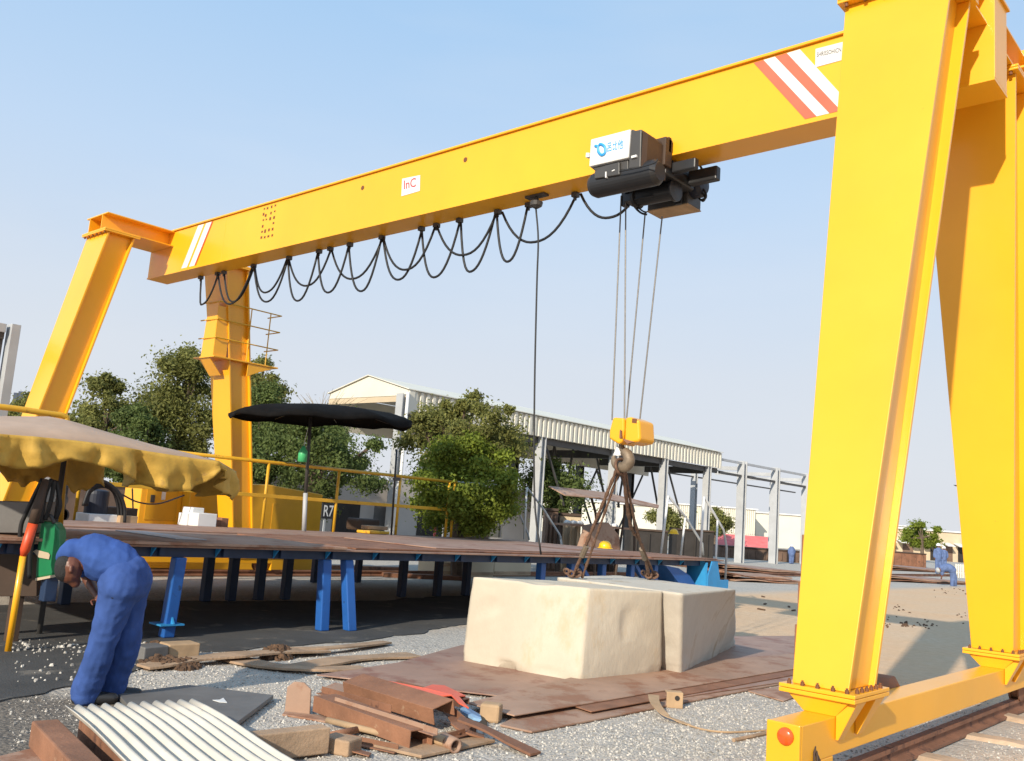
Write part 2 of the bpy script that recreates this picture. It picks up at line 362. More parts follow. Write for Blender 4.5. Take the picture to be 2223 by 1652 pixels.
# right stripes: read top and bottom x on the face
def fx(p): return PY(*c1(*p), YF).x
t_ = [fx(p) for p in ((110, 485), (187, 460), (275, 440), (367, 413), (468, 385))]
b_ = [fx(p) for p in ((507, 932), (597, 910), (695, 888), (785, 868), (880, 845))]
for i, (mt, lab) in enumerate(((M['red'], 'red stripe'), (M['white'], 'white stripe'), (M['red'], 'red stripe'), (M['white'], 'white stripe'))):
    stripe(mt, b_[i], b_[i+1], t_[i], t_[i+1], lab)
def f3(p): return PY(*c3(*p), YF).x
for a, b, mt, lab in (((1207, 328), (1226, 326), M['redo'], 'orange stripe'), ((1175, 333), (1222, 328), M['white'], 'white stripe'), ((1240, 322), (1285, 312), M['white'], 'white stripe'), ((1287, 312), (1298, 310), M['redo'], 'orange stripe')):
    if mt is M['redo'] and a[0] < 1250: continue
    xa, xb = f3(a), f3(b); d = f3((1032, 705))-f3((1175, 333))
    stripe(mt, xa+d, xb+d, xa, xb, lab)
sg = face_patch('name_plate', [(585, 522), (795, 465), (800, 325), (588, 380)], M['white'], girder, c1, Y=YF-.006, t=.004)
text_fit('SHRISSOHICN', PY(*c1(597, 443), YF-.008), PY(*c1(787, 402), YF-.008), PY(*c1(597, 408), YF-.008), M['inkgrey'], sg, 'lettering')
def cI(x, y): return ((1350+x/7.41)/1.62, (500+y/7.41)/1.62)
sg = face_patch('capacity_plate', [(450, 1410), (930, 1270), (940, 860), (470, 955)], M['white'], girder, cI, Y=YF-.006, t=.004)
text_fit('InC', PY(*cI(515, 1235), YF-.008), PY(*cI(830, 1160), YF-.008), PY(*cI(515, 1000), YF-.008), M['inkred'], sg, 'lettering')
for p in ((1010, 347), (787, 408)):
    q = PY(*p, YF); mb = MB(); mb.disc((q.x, YF-.004, q.z), (0, 1, 0), .035, .003); mb.build('bolt_hole', M['holes'], girder)
mb = MB()
rows = [[(1722, 200), (1748, 195), (1783, 183), (1813, 172)], [(1715, 245), (1733, 255), (1777, 235), (1808, 220)], [(1713, 293), (1738, 288), (1770, 282), (1802, 272)], [(1708, 345), (1797, 318)], [(1703, 390), (1728, 385), (1760, 375), (1790, 368)], [(1697, 438), (1725, 436), (1755, 428), (1787, 420)]]
for r_ in rows:
    for p in r_:
        q = PY(*c3(*p), YF); w = .022*random.uniform(.8, 1.2)
        mb = MB(); mb.box((q.x, YF-.0025, q.z), (w*2, .003, w*random.uniform(1.4, 2.4))); mb.build('stencil_mark', M['holes'], girder)
for xj in (-14.4,):
    mb = MB(); mb.tube([V(xj, YF-.001, ZB+.01), V(xj+.004, YF-.001, (ZB+ZT)/2), V(xj, YF-.001, ZT-.01)], .0028, 6); mb.build('weld_seam', M['yel'], girder)
# legs: front plate + back plate + inset webs
def leg(base, top, wb, wt, db, dt, zb, zt, tag_=None):
    X0, Yb = base; X1, Yt = top
    def ring(t, x0, x1, y0, y1):
        z = zb+(zt-zb)*t; X = X0+(X1-X0)*t; Y = Yb+(Yt-Yb)*t; w = (wb+(wt-wb)*t)/2; d = (db+(dt-db)*t)/2
        return [V(X+x0*w, Y+y0*d, z), V(X+x1*w, Y+y0*d, z), V(X+x1*w, Y+y1*d, z), V(X+x0*w, Y+y1*d, z)]
    a = .86
    m1 = MB(); m1.loft([ring(0, -1, 1, -1, -a), ring(1, -1, 1, -1, -a)]); m1.loft([ring(0, -1, 1, a, 1), ring(1, -1, 1, a, 1)])
    m1.loft([ring(0, -.78, .78, -a+.002, a-.002), ring(1, -.78, .78, -a+.002, a-.002)])
    o = m1.build('leg', M['yel'], crane, bevel=.004)
    return o
ZF, ZL = .66, 6.10
LEGS = {}
for key, X, yb, yt in (('c', XR, 6.18, 7.42), ('d', XR, 10.2, 9.38), ('a', XL, 6.05, 7.2), ('b', XL, 10.55, 9.6)):
    LEGS[key] = (leg((X, yb), (X, yt), .37 if X == XR else .5, .86, .48, .5, ZF, ZL), X, yb, yt)
ZC0, ZC1 = .27, .50
for key, (lo, X, yb, yt) in LEGS.items():
    # base flange pair, pedestal and gussets
    mb = MB(); mb.box2((X-.25, yb-.30, ZF-.026), (X+.25, yb+.30, ZF-.002)); mb.box2((X-.25, yb-.30, ZF-.056), (X+.25, yb+.30, ZF-.029)); mb.build('base_flange', M['yel'], lo, bevel=.004)
    def bolt(c):
        mb = MB(); mb.lathe(c, [(.014, 0), (.014, .022), (.008, .024), (.008, .034)], 8); mb.build('bolt', M['holes'], lo)
    if X == XR:
        for dx in (-.19, -.10, 0, .10, .19): bolt((X+dx, yb-.275, ZF-.003))
        for dy in (-.2, -.12, -.04, .04, .12, .2): bolt((X+.225, yb+dy, ZF-.003))
    mb = MB(); mb.hexa([V(X-.105, yb-.24, ZC1), V(X+.105, yb-.24, ZC1), V(X+.105, yb+.24, ZC1), V(X-.105, yb+.24, ZC1), V(X-.2, yb-.27, ZF-.058), V(X+.2, yb-.27, ZF-.058), V(X+.2, yb+.27, ZF-.058), V(X-.2, yb+.27, ZF-.058)])
    for dy in (-.24, .08):   # slanting gussets down the carriage side
        mb.hexa([V(X+.108, yb+dy, ZC1-.14), V(X+.125, yb+dy, ZC1-.14), V(X+.125, yb+dy+.09, ZC1-.14), V(X+.108, yb+dy+.09, ZC1-.14), V(X+.108, yb+dy, ZF-.06), V(X+.24, yb+dy, ZF-.06), V(X+.24, yb+dy+.16, ZF-.06), V(X+.108, yb+dy+.16, ZF-.06)])
    mb.build('pedestal', M['yel'], lo, bevel=.004)
    # top plate and saddle bracket to the girder
    mb = MB(); mb.box2((X-.47, yt-.33, ZL+.002), (X+.47, yt+.33, ZL+.028)); mb.box2((X-.47, yt-.33, ZL+.031), (X+.47, yt+.33, ZL+.056)); mb.build('top_plate', M['yel'], lo, bevel=.004)
    for dx in (-.40, -.24, -.08, .08, .24, .40):
        mb = MB(); mb.lathe((X+dx, yt-.30, ZL-.03), [(.016, 0), (.016, .03), (.016, .09), (.009, .1)], 8); mb.build('bolt', M['holes'], lo)
lo, X, yb, yt = LEGS['c']
for z0, z1 in ((.80, 1.02), (1.06, 1.30), (1.34, 1.62)):
    t_m = ((z0+z1)/2-ZF)/(ZL-ZF); xw = X-(.37+(.86-.37)*t_m)/2; yy = yb+(yt-yb)*t_m
    mb = MB(); mb.box2((xw-.045, yy-.16, z0), (xw-.004, yy+.02, z1)); mb.build('side_bracket', M['rustb'], lo, bevel=.005)
for X in (XR, XL):
    for sgn, y0, y1 in ((-1, YF-.002, LEGS['c'][3]-.3 if X == XR else LEGS['a'][3]-.3), (1, YB+.002, LEGS['d'][3]+.3 if X == XR else LEGS['b'][3]+.3)):
        mb = MB(); mb.box2((X-.42, y0, 6.435), (X+.42, y1, 6.457)); mb.box2((X-.42, y0, 6.16), (X+.42, y1, 6.18))
        mb.box2((X-.30, y0, 6.18), (X-.28, y1, 6.435)); mb.box2((X+.20, y0, 6.18), (X+.22, y1, 6.435))
        mb.build('saddle_beam', M['yel'], crane, bevel=.003)
# perforated joint plate at the far right leg
q = LEGS['d']; mb = MB()
mb.box2((XR+.32, q[3]+.34, 5.98), (XR+.50, q[3]+.37, 6.62)); jp = mb.build('joint_plate', M['yel'], q[0], bevel=.004)
for z in (6.1, 6.24, 6.38, 6.52):
    mb = MB(); mb.disc((XR+.41, q[3]+.336, z), (0, 1, 0), .022, .003, 12); mb.build('bolt_hole', M['holes'], jp)
# end carriages with buffer lens and wheels
for X, y0, y1 in ((XR, 5.42, 11.1), (XL, 5.3, 11.35)):
    mb = MB(); mb.box2((X-.105, y0+.03, ZC0), (X+.105, y1, ZC1)); mb.box2((X-.105, y0, .13), (X+.105, y0+.03, ZC1+.004)); mb.box2((X-.105, y1, .13), (X+.105, y1+.03, ZC1+.004))
    mb.box2((X+.088, y0+.031, .14), (X+.105, y0+.16, ZC0)); mb.box2((X-.105, y0+.031, .14), (X-.088, y0+.5, ZC0)); mb.box2((X+.088, y0+.30, .2), (X+.105, y0+.5, ZC0))
    ca = mb.build('end_carriage', M['yel'], crane, bevel=.006)
    p = PY(1705, 1598, y0) if X == XR else V(X, y0, .4)
    mb = MB(); mb.lathe((p.x, y0-.001, p.z), [(.052, 0), (.05, -.012), (.035, -.022), (.0, -.027)], 24, (0, 1, 0)); mb.build('marker_lamp', M['lamp'], ca, smooth=True)
    for yw in (y0+.24, y1-.24):
        mb = MB(); mb.lathe((X-.05, yw, .235), [(.02, 0), (.125, 0), (.125, .015), (.10, .018), (.10, .082), (.125, .085), (.125, .1), (.02, .1)], 24, (1, 0, 0)); mb.build('wheel', M['rust'], ca)
    q = PX(1893, 1488, X-.30) if X == XR else V(X-.3, y0+1.3, .45)
    mb = MB(); mb.lathe((X-.34, q.y, q.z-.02), [(.03, 0), (.10, .01), (.12, .04), (.12, .2), (.07, .235)], 20, (1, 0, 0)); mb.build('travel_motor', M['rustb'], ca)
    mb = MB()
    for k in range(3): mb.tube([V(X+.11+.012*k, y0+.20+.02*k, .15), V(X+.11+.012*k, y0+.20+.02*k, .33-.03*k), V(X+.10, y0+.23+.02*k, .36-.03*k)], .008, 6)
    mb.build('cable_ends', M['brown'], ca)
# service platform on the far leg
lo, X, yb, yt = LEGS['b']
def lY(z): return yb+(yt-yb)*(z-ZF)/(ZL-ZF)
zP = 4.28
pl = MB(); yL = lY(zP)-.28
yA0, yE0 = yL-.33, PX(604, 784, X+.40).y
pl.hexa([V(X-.36, yA0, zP-.03), V(X+.42, yA0, zP-.03), V(X+.42, yE0, zP-.03), V(X-.36, yE0, zP-.03), V(X-.36, yA0, zP), V(X+.42, yA0, zP), V(X+.42, yE0, zP), V(X-.36, yE0, zP)])
pl.prism([V(X+.40, yL+.45, zP-.032), V(X+.40, yE0-.05, zP-.032), V(X+.40, yE0-.4, zP-.16), V(X+.40, yL+.45, zP-.3)], (-.02, 0, 0))
pl.prism([V(X-.2, yA0+.03, zP-.032), V(X+.2, yA0+.03, zP-.032), V(X+.2, yL-.02, zP-.34), V(X-.2, yL-.02, zP-.34)], (0, .02, 0))
sp = pl.build('service_platform', M['yel'], lo, bevel=.004)
mb = MB(); mb.prism([V(X-.10, yA0+.01, zP), V(X+.34, yA0+.01, zP), V(X+.34, yA0+.01, zP+1.10), V(X-.02, yA0+.01, zP+1.12)], (0, .02, 0)); mb.box2((X+.341, yA0+.01, zP), (X+.358, yA0+.3, zP+1.0)); mb.build('cage_panel', M['yel'], sp, bevel=.003)
mb = MB(); xr = X+.40; ye = yE0-.04
for z in (.36, .73, 1.08): mb.tube([V(X-.2, yA0-.02, zP+z), V(xr, yA0, zP+z), V(xr, ye, zP+z), V(xr-.5, ye, zP+z)], .013, 6)
for y in (yE0-.75, yE0-.3): mb.tube([V(xr, y, zP), V(xr, y, zP+1.08)], .013, 6)
mb.build('guard_rail', M['yrail'], sp)
# ------------------------------------------------------------------ hoist under the girder
hoist = thing('electric_hoist', 'black electric hoist with a white control box gripping the girder', 'hoist', (-5.3, YC, 5.2))
YH = 7.66
def hp(x, y, Y): return PY(*cH(x, y), Y)
def hbox(name, pts, Y0, Y1, mt, bev=.01, parent=hoist):
    P = [hp(x, y, Y0) for x, y in pts]; mb = MB(); mb.prism(P, (0, Y1-Y0, 0)); return mb.build(name, mt, parent, bevel=bev)
cb = hbox('control_box', [(540, 655), (978, 555), (1003, 235), (560, 350)], YH, YH+.36, M['white'], .012)
mb = MB(); P = [hp(*p, YH+.05) for p in ((505, 550), (545, 545), (545, 500), (508, 500))]; mb.prism(P, (0, .05, 0)); mb.build('latch', M['white'], cb)
mb = MB()
arc = [hp(605+0, 425, YH-.004), hp(640, 432, YH-.004), hp(648, 490, YH-.004), hp(685, 525, YH-.004), hp(722, 500, YH-.004), hp(718, 435, YH-.004), hp(680, 405, YH-.004), hp(650, 415, YH-.004)]
mb.tube(smooth_path(arc, 5), [.012]+[.017]*(len(smooth_path(arc, 5))-2)+[.008], 6, flat=1); mb.build('logo_swirl', M['bluel'], cb)
text_fit('呂比他', hp(745, 492, YH-.003), hp(922, 452, YH-.003), hp(745, 385, YH-.003), M['bluel'], cb, 'lettering')
hbox('box_end_cover', [(978, 680), (1115, 662), (1128, 235), (1060, 250), (1012, 235)], YH+.02, YH+.36, M['char'], .012)
mb = MB(); P0 = [hp(*p, YH+.0) for p in ((1130, 240), (1118, 662))]; X1 = P0[0].x; z0, z1 = P0[1].z, P0[0].z
mb.hexa([V(X1, YH+.02, z0), V(X1+.03, YH+.08, z0), V(X1+.03, YH+.46, z0), V(X1, YH+.46, z0), V(X1, YH+.02, z1), V(X1+.03, YH+.08, z1-.03), V(X1+.03, YH+.46, z1-.05), V(X1, YH+.46, z1)]); mb.build('end_plate', M['brown'], hoist, bevel=.006)
hbox('lower_housing', [(550, 655), (978, 558), (978, 690), (605, 700)], YH+.04, YH+.36, M['char'], .01)
ps = [hp(545, 830, YH+.12), hp(1255, 700, YH+.12)]
mb = MB(); ax = ps[1]-ps[0]; zc = .5*(ps[0].z+ps[1].z)-.02; xa, xb = ps[0].x, ps[1].x+.06
mb.lathe((xa, YH+.17, zc), [(.05, 0), (.115, .02), (.14, .07), (.14, xb-xa-.05), (.10, xb-xa)], 28, (1, 0, 0)); mb.build('hoist_motor', M['black'], hoist, smooth=False, bevel=.0)
hbox('motor_cover', [(600, 790), (880, 745), (880, 600), (720, 640), (600, 705)], YH+.005, YH+.1, M['char'], .01)
for pts in ([(1012, 560), (1070, 545), (1070, 520), (1012, 535)], [(795, 710), (828, 695), (825, 685), (797, 697)], [(720, 778), (735, 775), (735, 710), (722, 712)]):
    hbox('label_plate', pts, YH-.002, YH+.03, M['white'], 0)
tr = []
mb = MB(); q0 = hp(1300, 370, YF-.1); q1 = hp(1420, 650, YF-.1)
mb.box2((q0.x, YF-.16, q1.z), (q1.x, YF-.02, q0.z)); mb.box2((q0.x-.5, YF-.10, ZB-.02), (q1.x, YF-.04, ZB+.16)); mb.build('trolley_side', M['brown'], hoist, bevel=.01)
mb = MB()
for x in (q0.x-.38, q0.x+.04):
    for s in (YF-.05, YB+.02): mb.lathe((x, s, ZB+.07), [(.02, 0), (.075, 0), (.075, .04), (.02, .04)], 20, (0, 1, 0))
mb.build('trolley_wheels', M['char'], hoist)
mb = MB(); mb.box2((q0.x-.55, YF-.10, ZB-.26), (q1.x-.02, YB+.10, ZB-.12)); mb.box2((q0.x-.3, YH+.2, ZB-.24), (q1.x-.08, YB+.3, ZB-.16)); mb.box2((q1.x-.018, YF+.0, ZB-.22), (q1.x+.28, YF+.08, ZB-.10)); mb.box2((q1.x-.018, YB-.05, ZB-.24), (q1.x+.34, YB+.05, ZB-.08)); mb.build('trolley_frame', M['black'], hoist, bevel=.015)
mb = MB(); mb.lathe((q0.x-.45, YC+.0, ZB-.34), [(.06, 0), (.13, .01), (.13, .04), (.105, .045), (.105, .50), (.13, .505), (.13, .54), (.06, .55)], 28, (1, 0, 0)); mb.build('rope_drum', M['black'], hoist)
# rear gearbox
YG = 8.75
g0, g1, g2, g3 = hp(1190, 1160, YG), hp(1640, 1050, YG), hp(1640, 880, YG), hp(1190, 975, YG)
mb = MB(); zb_ = (g0.z+g1.z)/2; zt_ = zb_+.26; mb.box2((g0.x, YG, zb_), (g1.x, YG+.30, zt_)); gb = mb.build('gearbox', M['char'], hoist, bevel=.012)
mb = MB(); mb.box2((g0.x-.004, YG-.004, zb_-.012), (g1.x+.004, YG+.304, zb_-.001)); mb.build('gearbox_base', M['tan'], gb)
mb = MB(); mb.lathe((g1.x-.06, YG+.12, zt_-.02), [(.05, 0), (.14, .01), (.15, .06), (.15, .16), (.11, .2), (.04, .21)], 24, (1, 0, 0)); mb.build('brake_motor', M['navy'], hoist, bevel=.0)
mb = MB(); mb.box2((g1.x-.14, YG-.05, zb_-.01), (g1.x-.05, YG-.006, zt_+.16)); mb.build('bracket_arm', M['black'], hoist, bevel=.008); mb = MB(); mb.box2((g0.x+.1, YF-.2, ZB-.14), (g0.x+.42, YF-.16, ZB-.05)); mb.build('bracket_arm', M['black'], hoist, bevel=.008)
mb = MB(); mb.box2((g0.x+.25, YC-.15, ZB-.2), (g1.x+.1, YB+.25, ZB-.05)); mb.build('rear_frame', M['black'], hoist, bevel=.01)
for pts, rr in (([(1780, 640), (1800, 700), (1745, 780), (1750, 860), (1830, 920), (1845, 1000), (1790, 1030)], .014), ([(1690, 770), (1720, 850), (1740, 940), (1770, 980)], .010), ([(1640, 830), (1700, 840), (1760, 900), (1835, 990), (1815, 1040), (1770, 1010)], .012), ([(995, 980), (1050, 1100), (1120, 1170), (1185, 1190)], .013), ([(1020, 980), (1075, 1090), (1140, 1150), (1185, 1165)], .010), ([(880, 710), (1080, 670), (1270, 615), (1310, 570)], .007)):
    Yq = YG+.1 if pts[0][0] > 1500 else (YC if pts[0][0] > 900 else YH-.02)
    mb = MB(); mb.tube(smooth_path([hp(*p, Yq) for p in pts], 5), rr, 6); mb.build('hoist_cable', M['rubber'], hoist, smooth=True)
mb = MB(); mb.box2((q0.x-.62, YC-.05, ZB-.42), (q0.x-.56, YC+.05, ZB-.1)); mb.box2((q0.x-.55, YC-.10, ZB-.40), (q0.x-.15, YC+.10, ZB-.31)); mb.build('limit_switch', M['black'], hoist, bevel=.006)
# ropes
tops = [(1348, 425), (1358, 425), (1400, 462), (1437, 470)]; bots = [(1328, 912), (1355, 912), (1359, 915), (1388, 915)]
for a, b, dy in zip(tops, bots, (-.06, -.08, .08, .06)):
    mb = MB(); mb.tube([PY(*a, YC+dy), PY(*b, YC+dy)], .0085, 6); mb.build('wire_rope', M['rope'], hoist)
# ------------------------------------------------------------------ hook block
def hb(x, y, Y=YC): return PY((1950+x/2.36)/1.62, (1400+y/2.36)/1.62, Y)
c0 = hb(575, 400)
hook = thing('hook_block', 'yellow hook block hanging on wire ropes below the hoist', 'crane hook', (c0.x, YC, c0.z-.3))
for name, pts in (('sheave_cover', [(448, 335), (530, 385), (560, 360), (575, 260), (575, 165), (480, 158), (450, 270)]), ('sheave_cover', [(585, 160), (625, 155), (700, 185), (708, 340), (690, 362), (600, 380), (575, 350), (580, 265)])):
    P = [hb(*p, YC-.15) for p in pts]; mb = MB(); mb.prism(P, (0, .30, 0)); mb.build(name, M['yel'], hook, bevel=.025, seg=3)
mb = MB(); P = [hb(*p, YC-.17) for p in ((535, 330), (552, 330), (552, 270), (540, 262))]; mb.prism(P, (0, .03, 0)); P = [hb(*p, YC-.16) for p in ((560, 335), (660, 362), (600, 378))]; mb.prism(P, (0, .03, 0)); mb.build('cover_slot', M['rustb'], hook)
mb = MB(); P = [hb(*p, YC-.152) for p in ((640, 205), (680, 210), (680, 172), (642, 168))]; mb.prism(P, (0, .004, 0)); mb.build('cover_mark', M['holes'], hook)
hpts = [(552, 370), (556, 410), (575, 440), (605, 470), (618, 520), (590, 565), (550, 572), (512, 552), (492, 515), (490, 480)]
P = smooth_path([hb(*p) for p in hpts], 5); n = len(P)
rad = [.022+.042*math.sin(math.pi*min(1, (i/n)*1.05))**.8 if i/n > .2 else .028+.04*(i/n) for i in range(n)]; rad = [max(.018, r_) for r_ in rad]
mb = MB(); mb.tube(P, rad, 12); mb.build('hook', M['hookm'], hook, smooth=True)
mb = MB(); P = [hb(*p, YC-.015) for p in ((512, 395), (545, 420), (570, 470), (520, 480), (486, 470))]; mb.prism(P, (0, .03, 0)); mb.build('safety_latch', M['white'], hook, bevel=.004)
# ------------------------------------------------------------------ slings
sl = thing('lifting_sling', 'rusty four-leg sling from the crane hook to the stone blocks', 'lifting sling', tuple(hb(560, 580)))
def strand(name, pts, r, mt=M['chain']):
    mb = MB(); P = smooth_path(pts, 8)
    rr = [r*(1+.28*math.sin(i*2.4)) for i in range(len(P))]
    mb.tube(P, rr, 7); return mb.build(name, mt, sl)
tl_ = hb(520, 580); e1 = G(1243, 1252, .95); e2 = G(1410, 1255, .95)
def lerp(a, b, t): return a+(b-a)*t
strand('sling_leg', [tl_, lerp(tl_, e1, .3), lerp(tl_, e1, .62), e1], .019)
strand('sling_leg', [hb(540, 590, YC+.05), lerp(hb(540, 590, YC+.05), e1+V(.1, .05, 0), .5), e1+V(.10, .05, 0)], .015)
tr_ = hb(565, 590); mid = hb(570, 1000, YC+.4); 
strand('sling_leg', [tr_, lerp(tr_, e2, .4)+V(-.05, 0, -.1), lerp(tr_, e2, .65), e2], .021)
strand('sling_leg', [hb(582, 590, YC+.05), lerp(hb(582, 590, YC+.05), e2+V(0, .12, 0), .42)+V(-.02, 0, -.12), e2+V(0, .12, .01)], .015)
c_ = hb(550, 562); mb = MB(); mb.tube([c_+V(.012*math.sin(2*t), .10*math.cos(t), .085*math.sin(t)-.01) for t in [i*math.pi/9 for i in range(19)]], .017, 8); mb.build('ring', M['chain'], sl, smooth=True)
for e in (e1, e2):
    mb = MB()
    for k in range(5):
        a = k*1.26; c = e+V(.07*math.cos(a), .07*math.sin(a), .035+.02*(k % 2)); mb.tube([c+V(.045*math.cos(t), .028*math.sin(t)*math.cos(a), .03*math.sin(t)) for t in [i*math.pi/5 for i in range(11)]], .014, 6)
    mb.build('shackle', M['chain'], sl)
    mb = MB(); mb.tube([lerp(hb(545, 590), e, .70)-V(0, 0, .0), lerp(hb(545, 590), e, .80)], .035, 8); mb.build('ferrule', M['hookm'], sl)
# ------------------------------------------------------------------ festoon cable
fest = thing('festoon_cable', 'looped black power cable slung along the underside of the girder', 'cable', (-9, YB-.1, ZB-.3))
FY = YB-.02
loops = [((437, 601), (435, 662), (473, 598)), ((473, 598), (500, 660), (548, 578)), ((487, 592), (507, 655), (551, 580)), ((551, 580), (580, 655), (625, 562)), ((553, 580), (577, 635), (622, 565)), ((625, 562), (647, 653), (690, 548)), ((627, 562), (668, 620), (718, 540)), ((690, 548), (713, 635), (757, 532)), ((720, 540), (768, 605), (830, 515)), ((757, 532), (785, 632), (828, 517)), ((832, 515), (866, 607), (915, 505)), ((832, 515), (884, 585), (945, 490)), ((915, 503), (943, 602), (998, 482)), ((948, 490), (1010, 553), (1078, 462)), ((1000, 482), (1020, 590), (1075, 462)), ((1078, 462), (1102, 568), (1145, 450)), ((1090, 460), (1163, 525), (1250, 422)), ((1260, 422), (1325, 472), (1395, 425))]
xs_used = []
for i, (a, b, c) in enumerate(loops):
    A, B, C_ = (PY(*p, FY-.03*(i % 2)) for p in (a, b, c)); A.z = C_.z = ZB-.07
    P = []
    for k in range(17):
        t = k/16; tb = min(.8, max(.2, (B.x-A.x)/(C_.x-A.x)))
        u = t/tb if t < tb else (1-t)/(1-tb); u = u**1.0
        d = 1-(1-u)**2.3
        P.append(V(A.x+(C_.x-A.x)*t, A.y, A.z+(B.z-A.z)*d))
    mb = MB(); mb.tube(P, .017, 7); mb.build('cable_loop', M['rubber'], fest, smooth=True)
    for q in (A, C_):
        if all(abs(q.x-x) > .12 for x in xs_used):
            xs_used.append(q.x); mb = MB(); mb.box2((q.x-.04, FY-.05, ZB-.09), (q.x+.04, FY+.03, ZB-.03)); mb.tube([V(q.x, FY-.01, ZB-.09), V(q.x, FY-.01, ZB-.13)], .02, 8); mb.build('cable_hanger', M['char'], fest, bevel=.006)
# pendant
pc = PY(1163, 452, YC); pend = thing('pendant_cable', 'long thin black pendant cable hanging straight from under the girder', 'cable', (pc.x, YC, pc.z))
mb = MB(); mb.box2((pc.x-.16, YC-.05, ZB-.055), (pc.x+.16, YC+.05, ZB-.03)); mb.lathe((pc.x, YC, ZB-.2), [(.03, 0), (.075, .03), (.085, .08), (.03, .11), (.012, .17)], 12); mb.build('trolley', M['char'], pend)
k1 = PY(1160, 1080, YC); k2 = PY(1174, 1204, YC)
mb = MB(); mb.tube(smooth_path([V(pc.x, YC, ZB-.2), PY(1168, 520, YC), PY(1165, 620, YC), PY(1160, 850, YC), k1, k2], 5), .0115, 7); mb.build('cable', M['rubber'], pend, smooth=True)
# ------------------------------------------------------------------ crane rails and sleepers
for X in (XR, XL):
    prof = [(-.07, 0), (.07, 0), (.07, .02), (.012, .035), (.012, .085), (.035, .09), (.035, .12), (-.035, .12), (-.035, .09), (-.012, .085), (-.012, .035), (-.07, .02)]
    mb = MB(); mb.sweep(prof, (X, 1.2 if X == XR else 3, .012), (X, 60, .012)); o = mb.build('crane_rail', M['rust'], org=(X, 8, 0))
    tag(o, 'rusty steel rail under the nearest crane carriage' if X == XR else 'rusty crane rail running behind the blue-legged platform', 'rail')
for k in range(24):
    if random.random() < .28: continue
    y = 4.6+k*.62+random.uniform(-.12, .12); w = random.uniform(.14, .28); l = random.uniform(.5, 1.0)
    mb = MB(); c_ = V(XR+l/2-.1, y, random.uniform(-.045, -.015)); rot = Matrix.Rotation(random.uniform(-.28, .28), 3, 'Z') @ Matrix.Rotation(random.uniform(-.05, .05), 3, 'Y'); rings = []
    for j in range(9):
        u = (j/8-.5)*l; wj = w*(1+.28*noise.noise(V(u*5, y*3, 0)))*(.75 if j in (0, 8) else 1); h_ = .05*(1+.3*noise.noise(V(u*4, y*7, 5)))
        rings.append([c_+rot @ V(u, a_*wj/2, b_*h_) for a_, b_ in ((-1, -1), (1, -1), (1, .5), (.7, 1), (-.7, 1), (-1, .5))])
    mb.loft(rings); o = mb.build('sleeper', M['sleeper'])
    tag(o, 'worn sandy sleeper half buried beside the nearest crane rail', 'sleeper', 'sleepers beside the crane rail')
# ------------------------------------------------------------------ stone blocks
def stone_block(name, base, top, zt, mt, label, seed, group):
    cb_ = sum(base, Vector())/4
    import bmesh
    bm = bmesh.new()
    vs = [bm.verts.new(V(p.x, p.y, 0)) for p in base] + [bm.verts.new(V(p.x, p.y, zt)) for p in top]
    for q in [(3, 2, 1, 0), (4, 5, 6, 7), (0, 1, 5, 4), (1, 2, 6, 5), (2, 3, 7, 6), (3, 0, 4, 7)]: bm.faces.new([vs[i] for i in q])
    bmesh.ops.subdivide_edges(bm, edges=list(bm.edges), cuts=34, use_grid_fill=True)
    for _ in range(1): bmesh.ops.smooth_vert(bm, verts=bm.verts, factor=.5, use_axis_x=True, use_axis_y=True, use_axis_z=True)
    for v in bm.verts:
        p = v.co*1.0+Vector((seed, 0, 0)); n = noise.noise(p*1.3)*.014+noise.noise(p*5)*.004+noise.noise(p*16)*.003
        low = max(0, 1-v.co.z/.13); n -= low*max(0, noise.noise(p*3.4)+.1)*.16; ch = noise.noise(p*2.3+Vector((9, 0, 0))); n -= max(0, ch-.42)*.12
        v.co += (v.co-V(cb_.x, cb_.y, zt/2)).normalized()*n
        if v.co.z < .09: v.co.z = max(.02, v.co.z-.05)
    bmesh.ops.recalc_face_normals(bm, faces=bm.faces)
    me = bpy.data.meshes.new(name)
    for v in bm.verts: v.co -= V(cb_.x, cb_.y, 0)
    bm.to_mesh(me); bm.free(); me.materials.append(mt)
    for p in me.polygons: p.use_smooth = True
    o = bpy.data.objects.new(name, me); COL.objects.link(o); o.location = V(cb_.x, cb_.y, 0)
    return tag(o, label, 'stone block', group)
z = .93
a0, a1, a2 = G(1000, 1434, .03), G(1258, 1482, .03), G(1436, 1463, .03)
t0, t1, t2 = G(1027, 1252, z), G(1277, 1277, z), G(1440, 1283, z)
a3 = a0+(a2-a1); t3 = t0+(t2-t1)
stone_block('stone_block', [a0, a1, a2, a3], [t0, t1, t2, t3], z, M['stone'], 'large cream stone block on the rusty plates with a broad bright face', 1.0, None)
b0, b1, b2 = G(1440, 1463, .03), G(1477, 1466, .03), G(1597, 1398, .03)
s0, s1, s2 = G(1443, 1283, z), G(1480, 1288, z), G(1597, 1279, z)
b0 = V(b1.x-1.75, b1.y+.08, 0); s0 = V(s1.x-1.75, s1.y+.08, z)
b1 = G(1477, 1466, .03); 
stone_block('stone_block', [b0, b1, b2, b0+(b2-b1)], [s0, s1, s2, s0+(s2-s1)], z, M['stoneb'], 'brown-stained smaller stone block behind and right of the large one', 4.0, None)
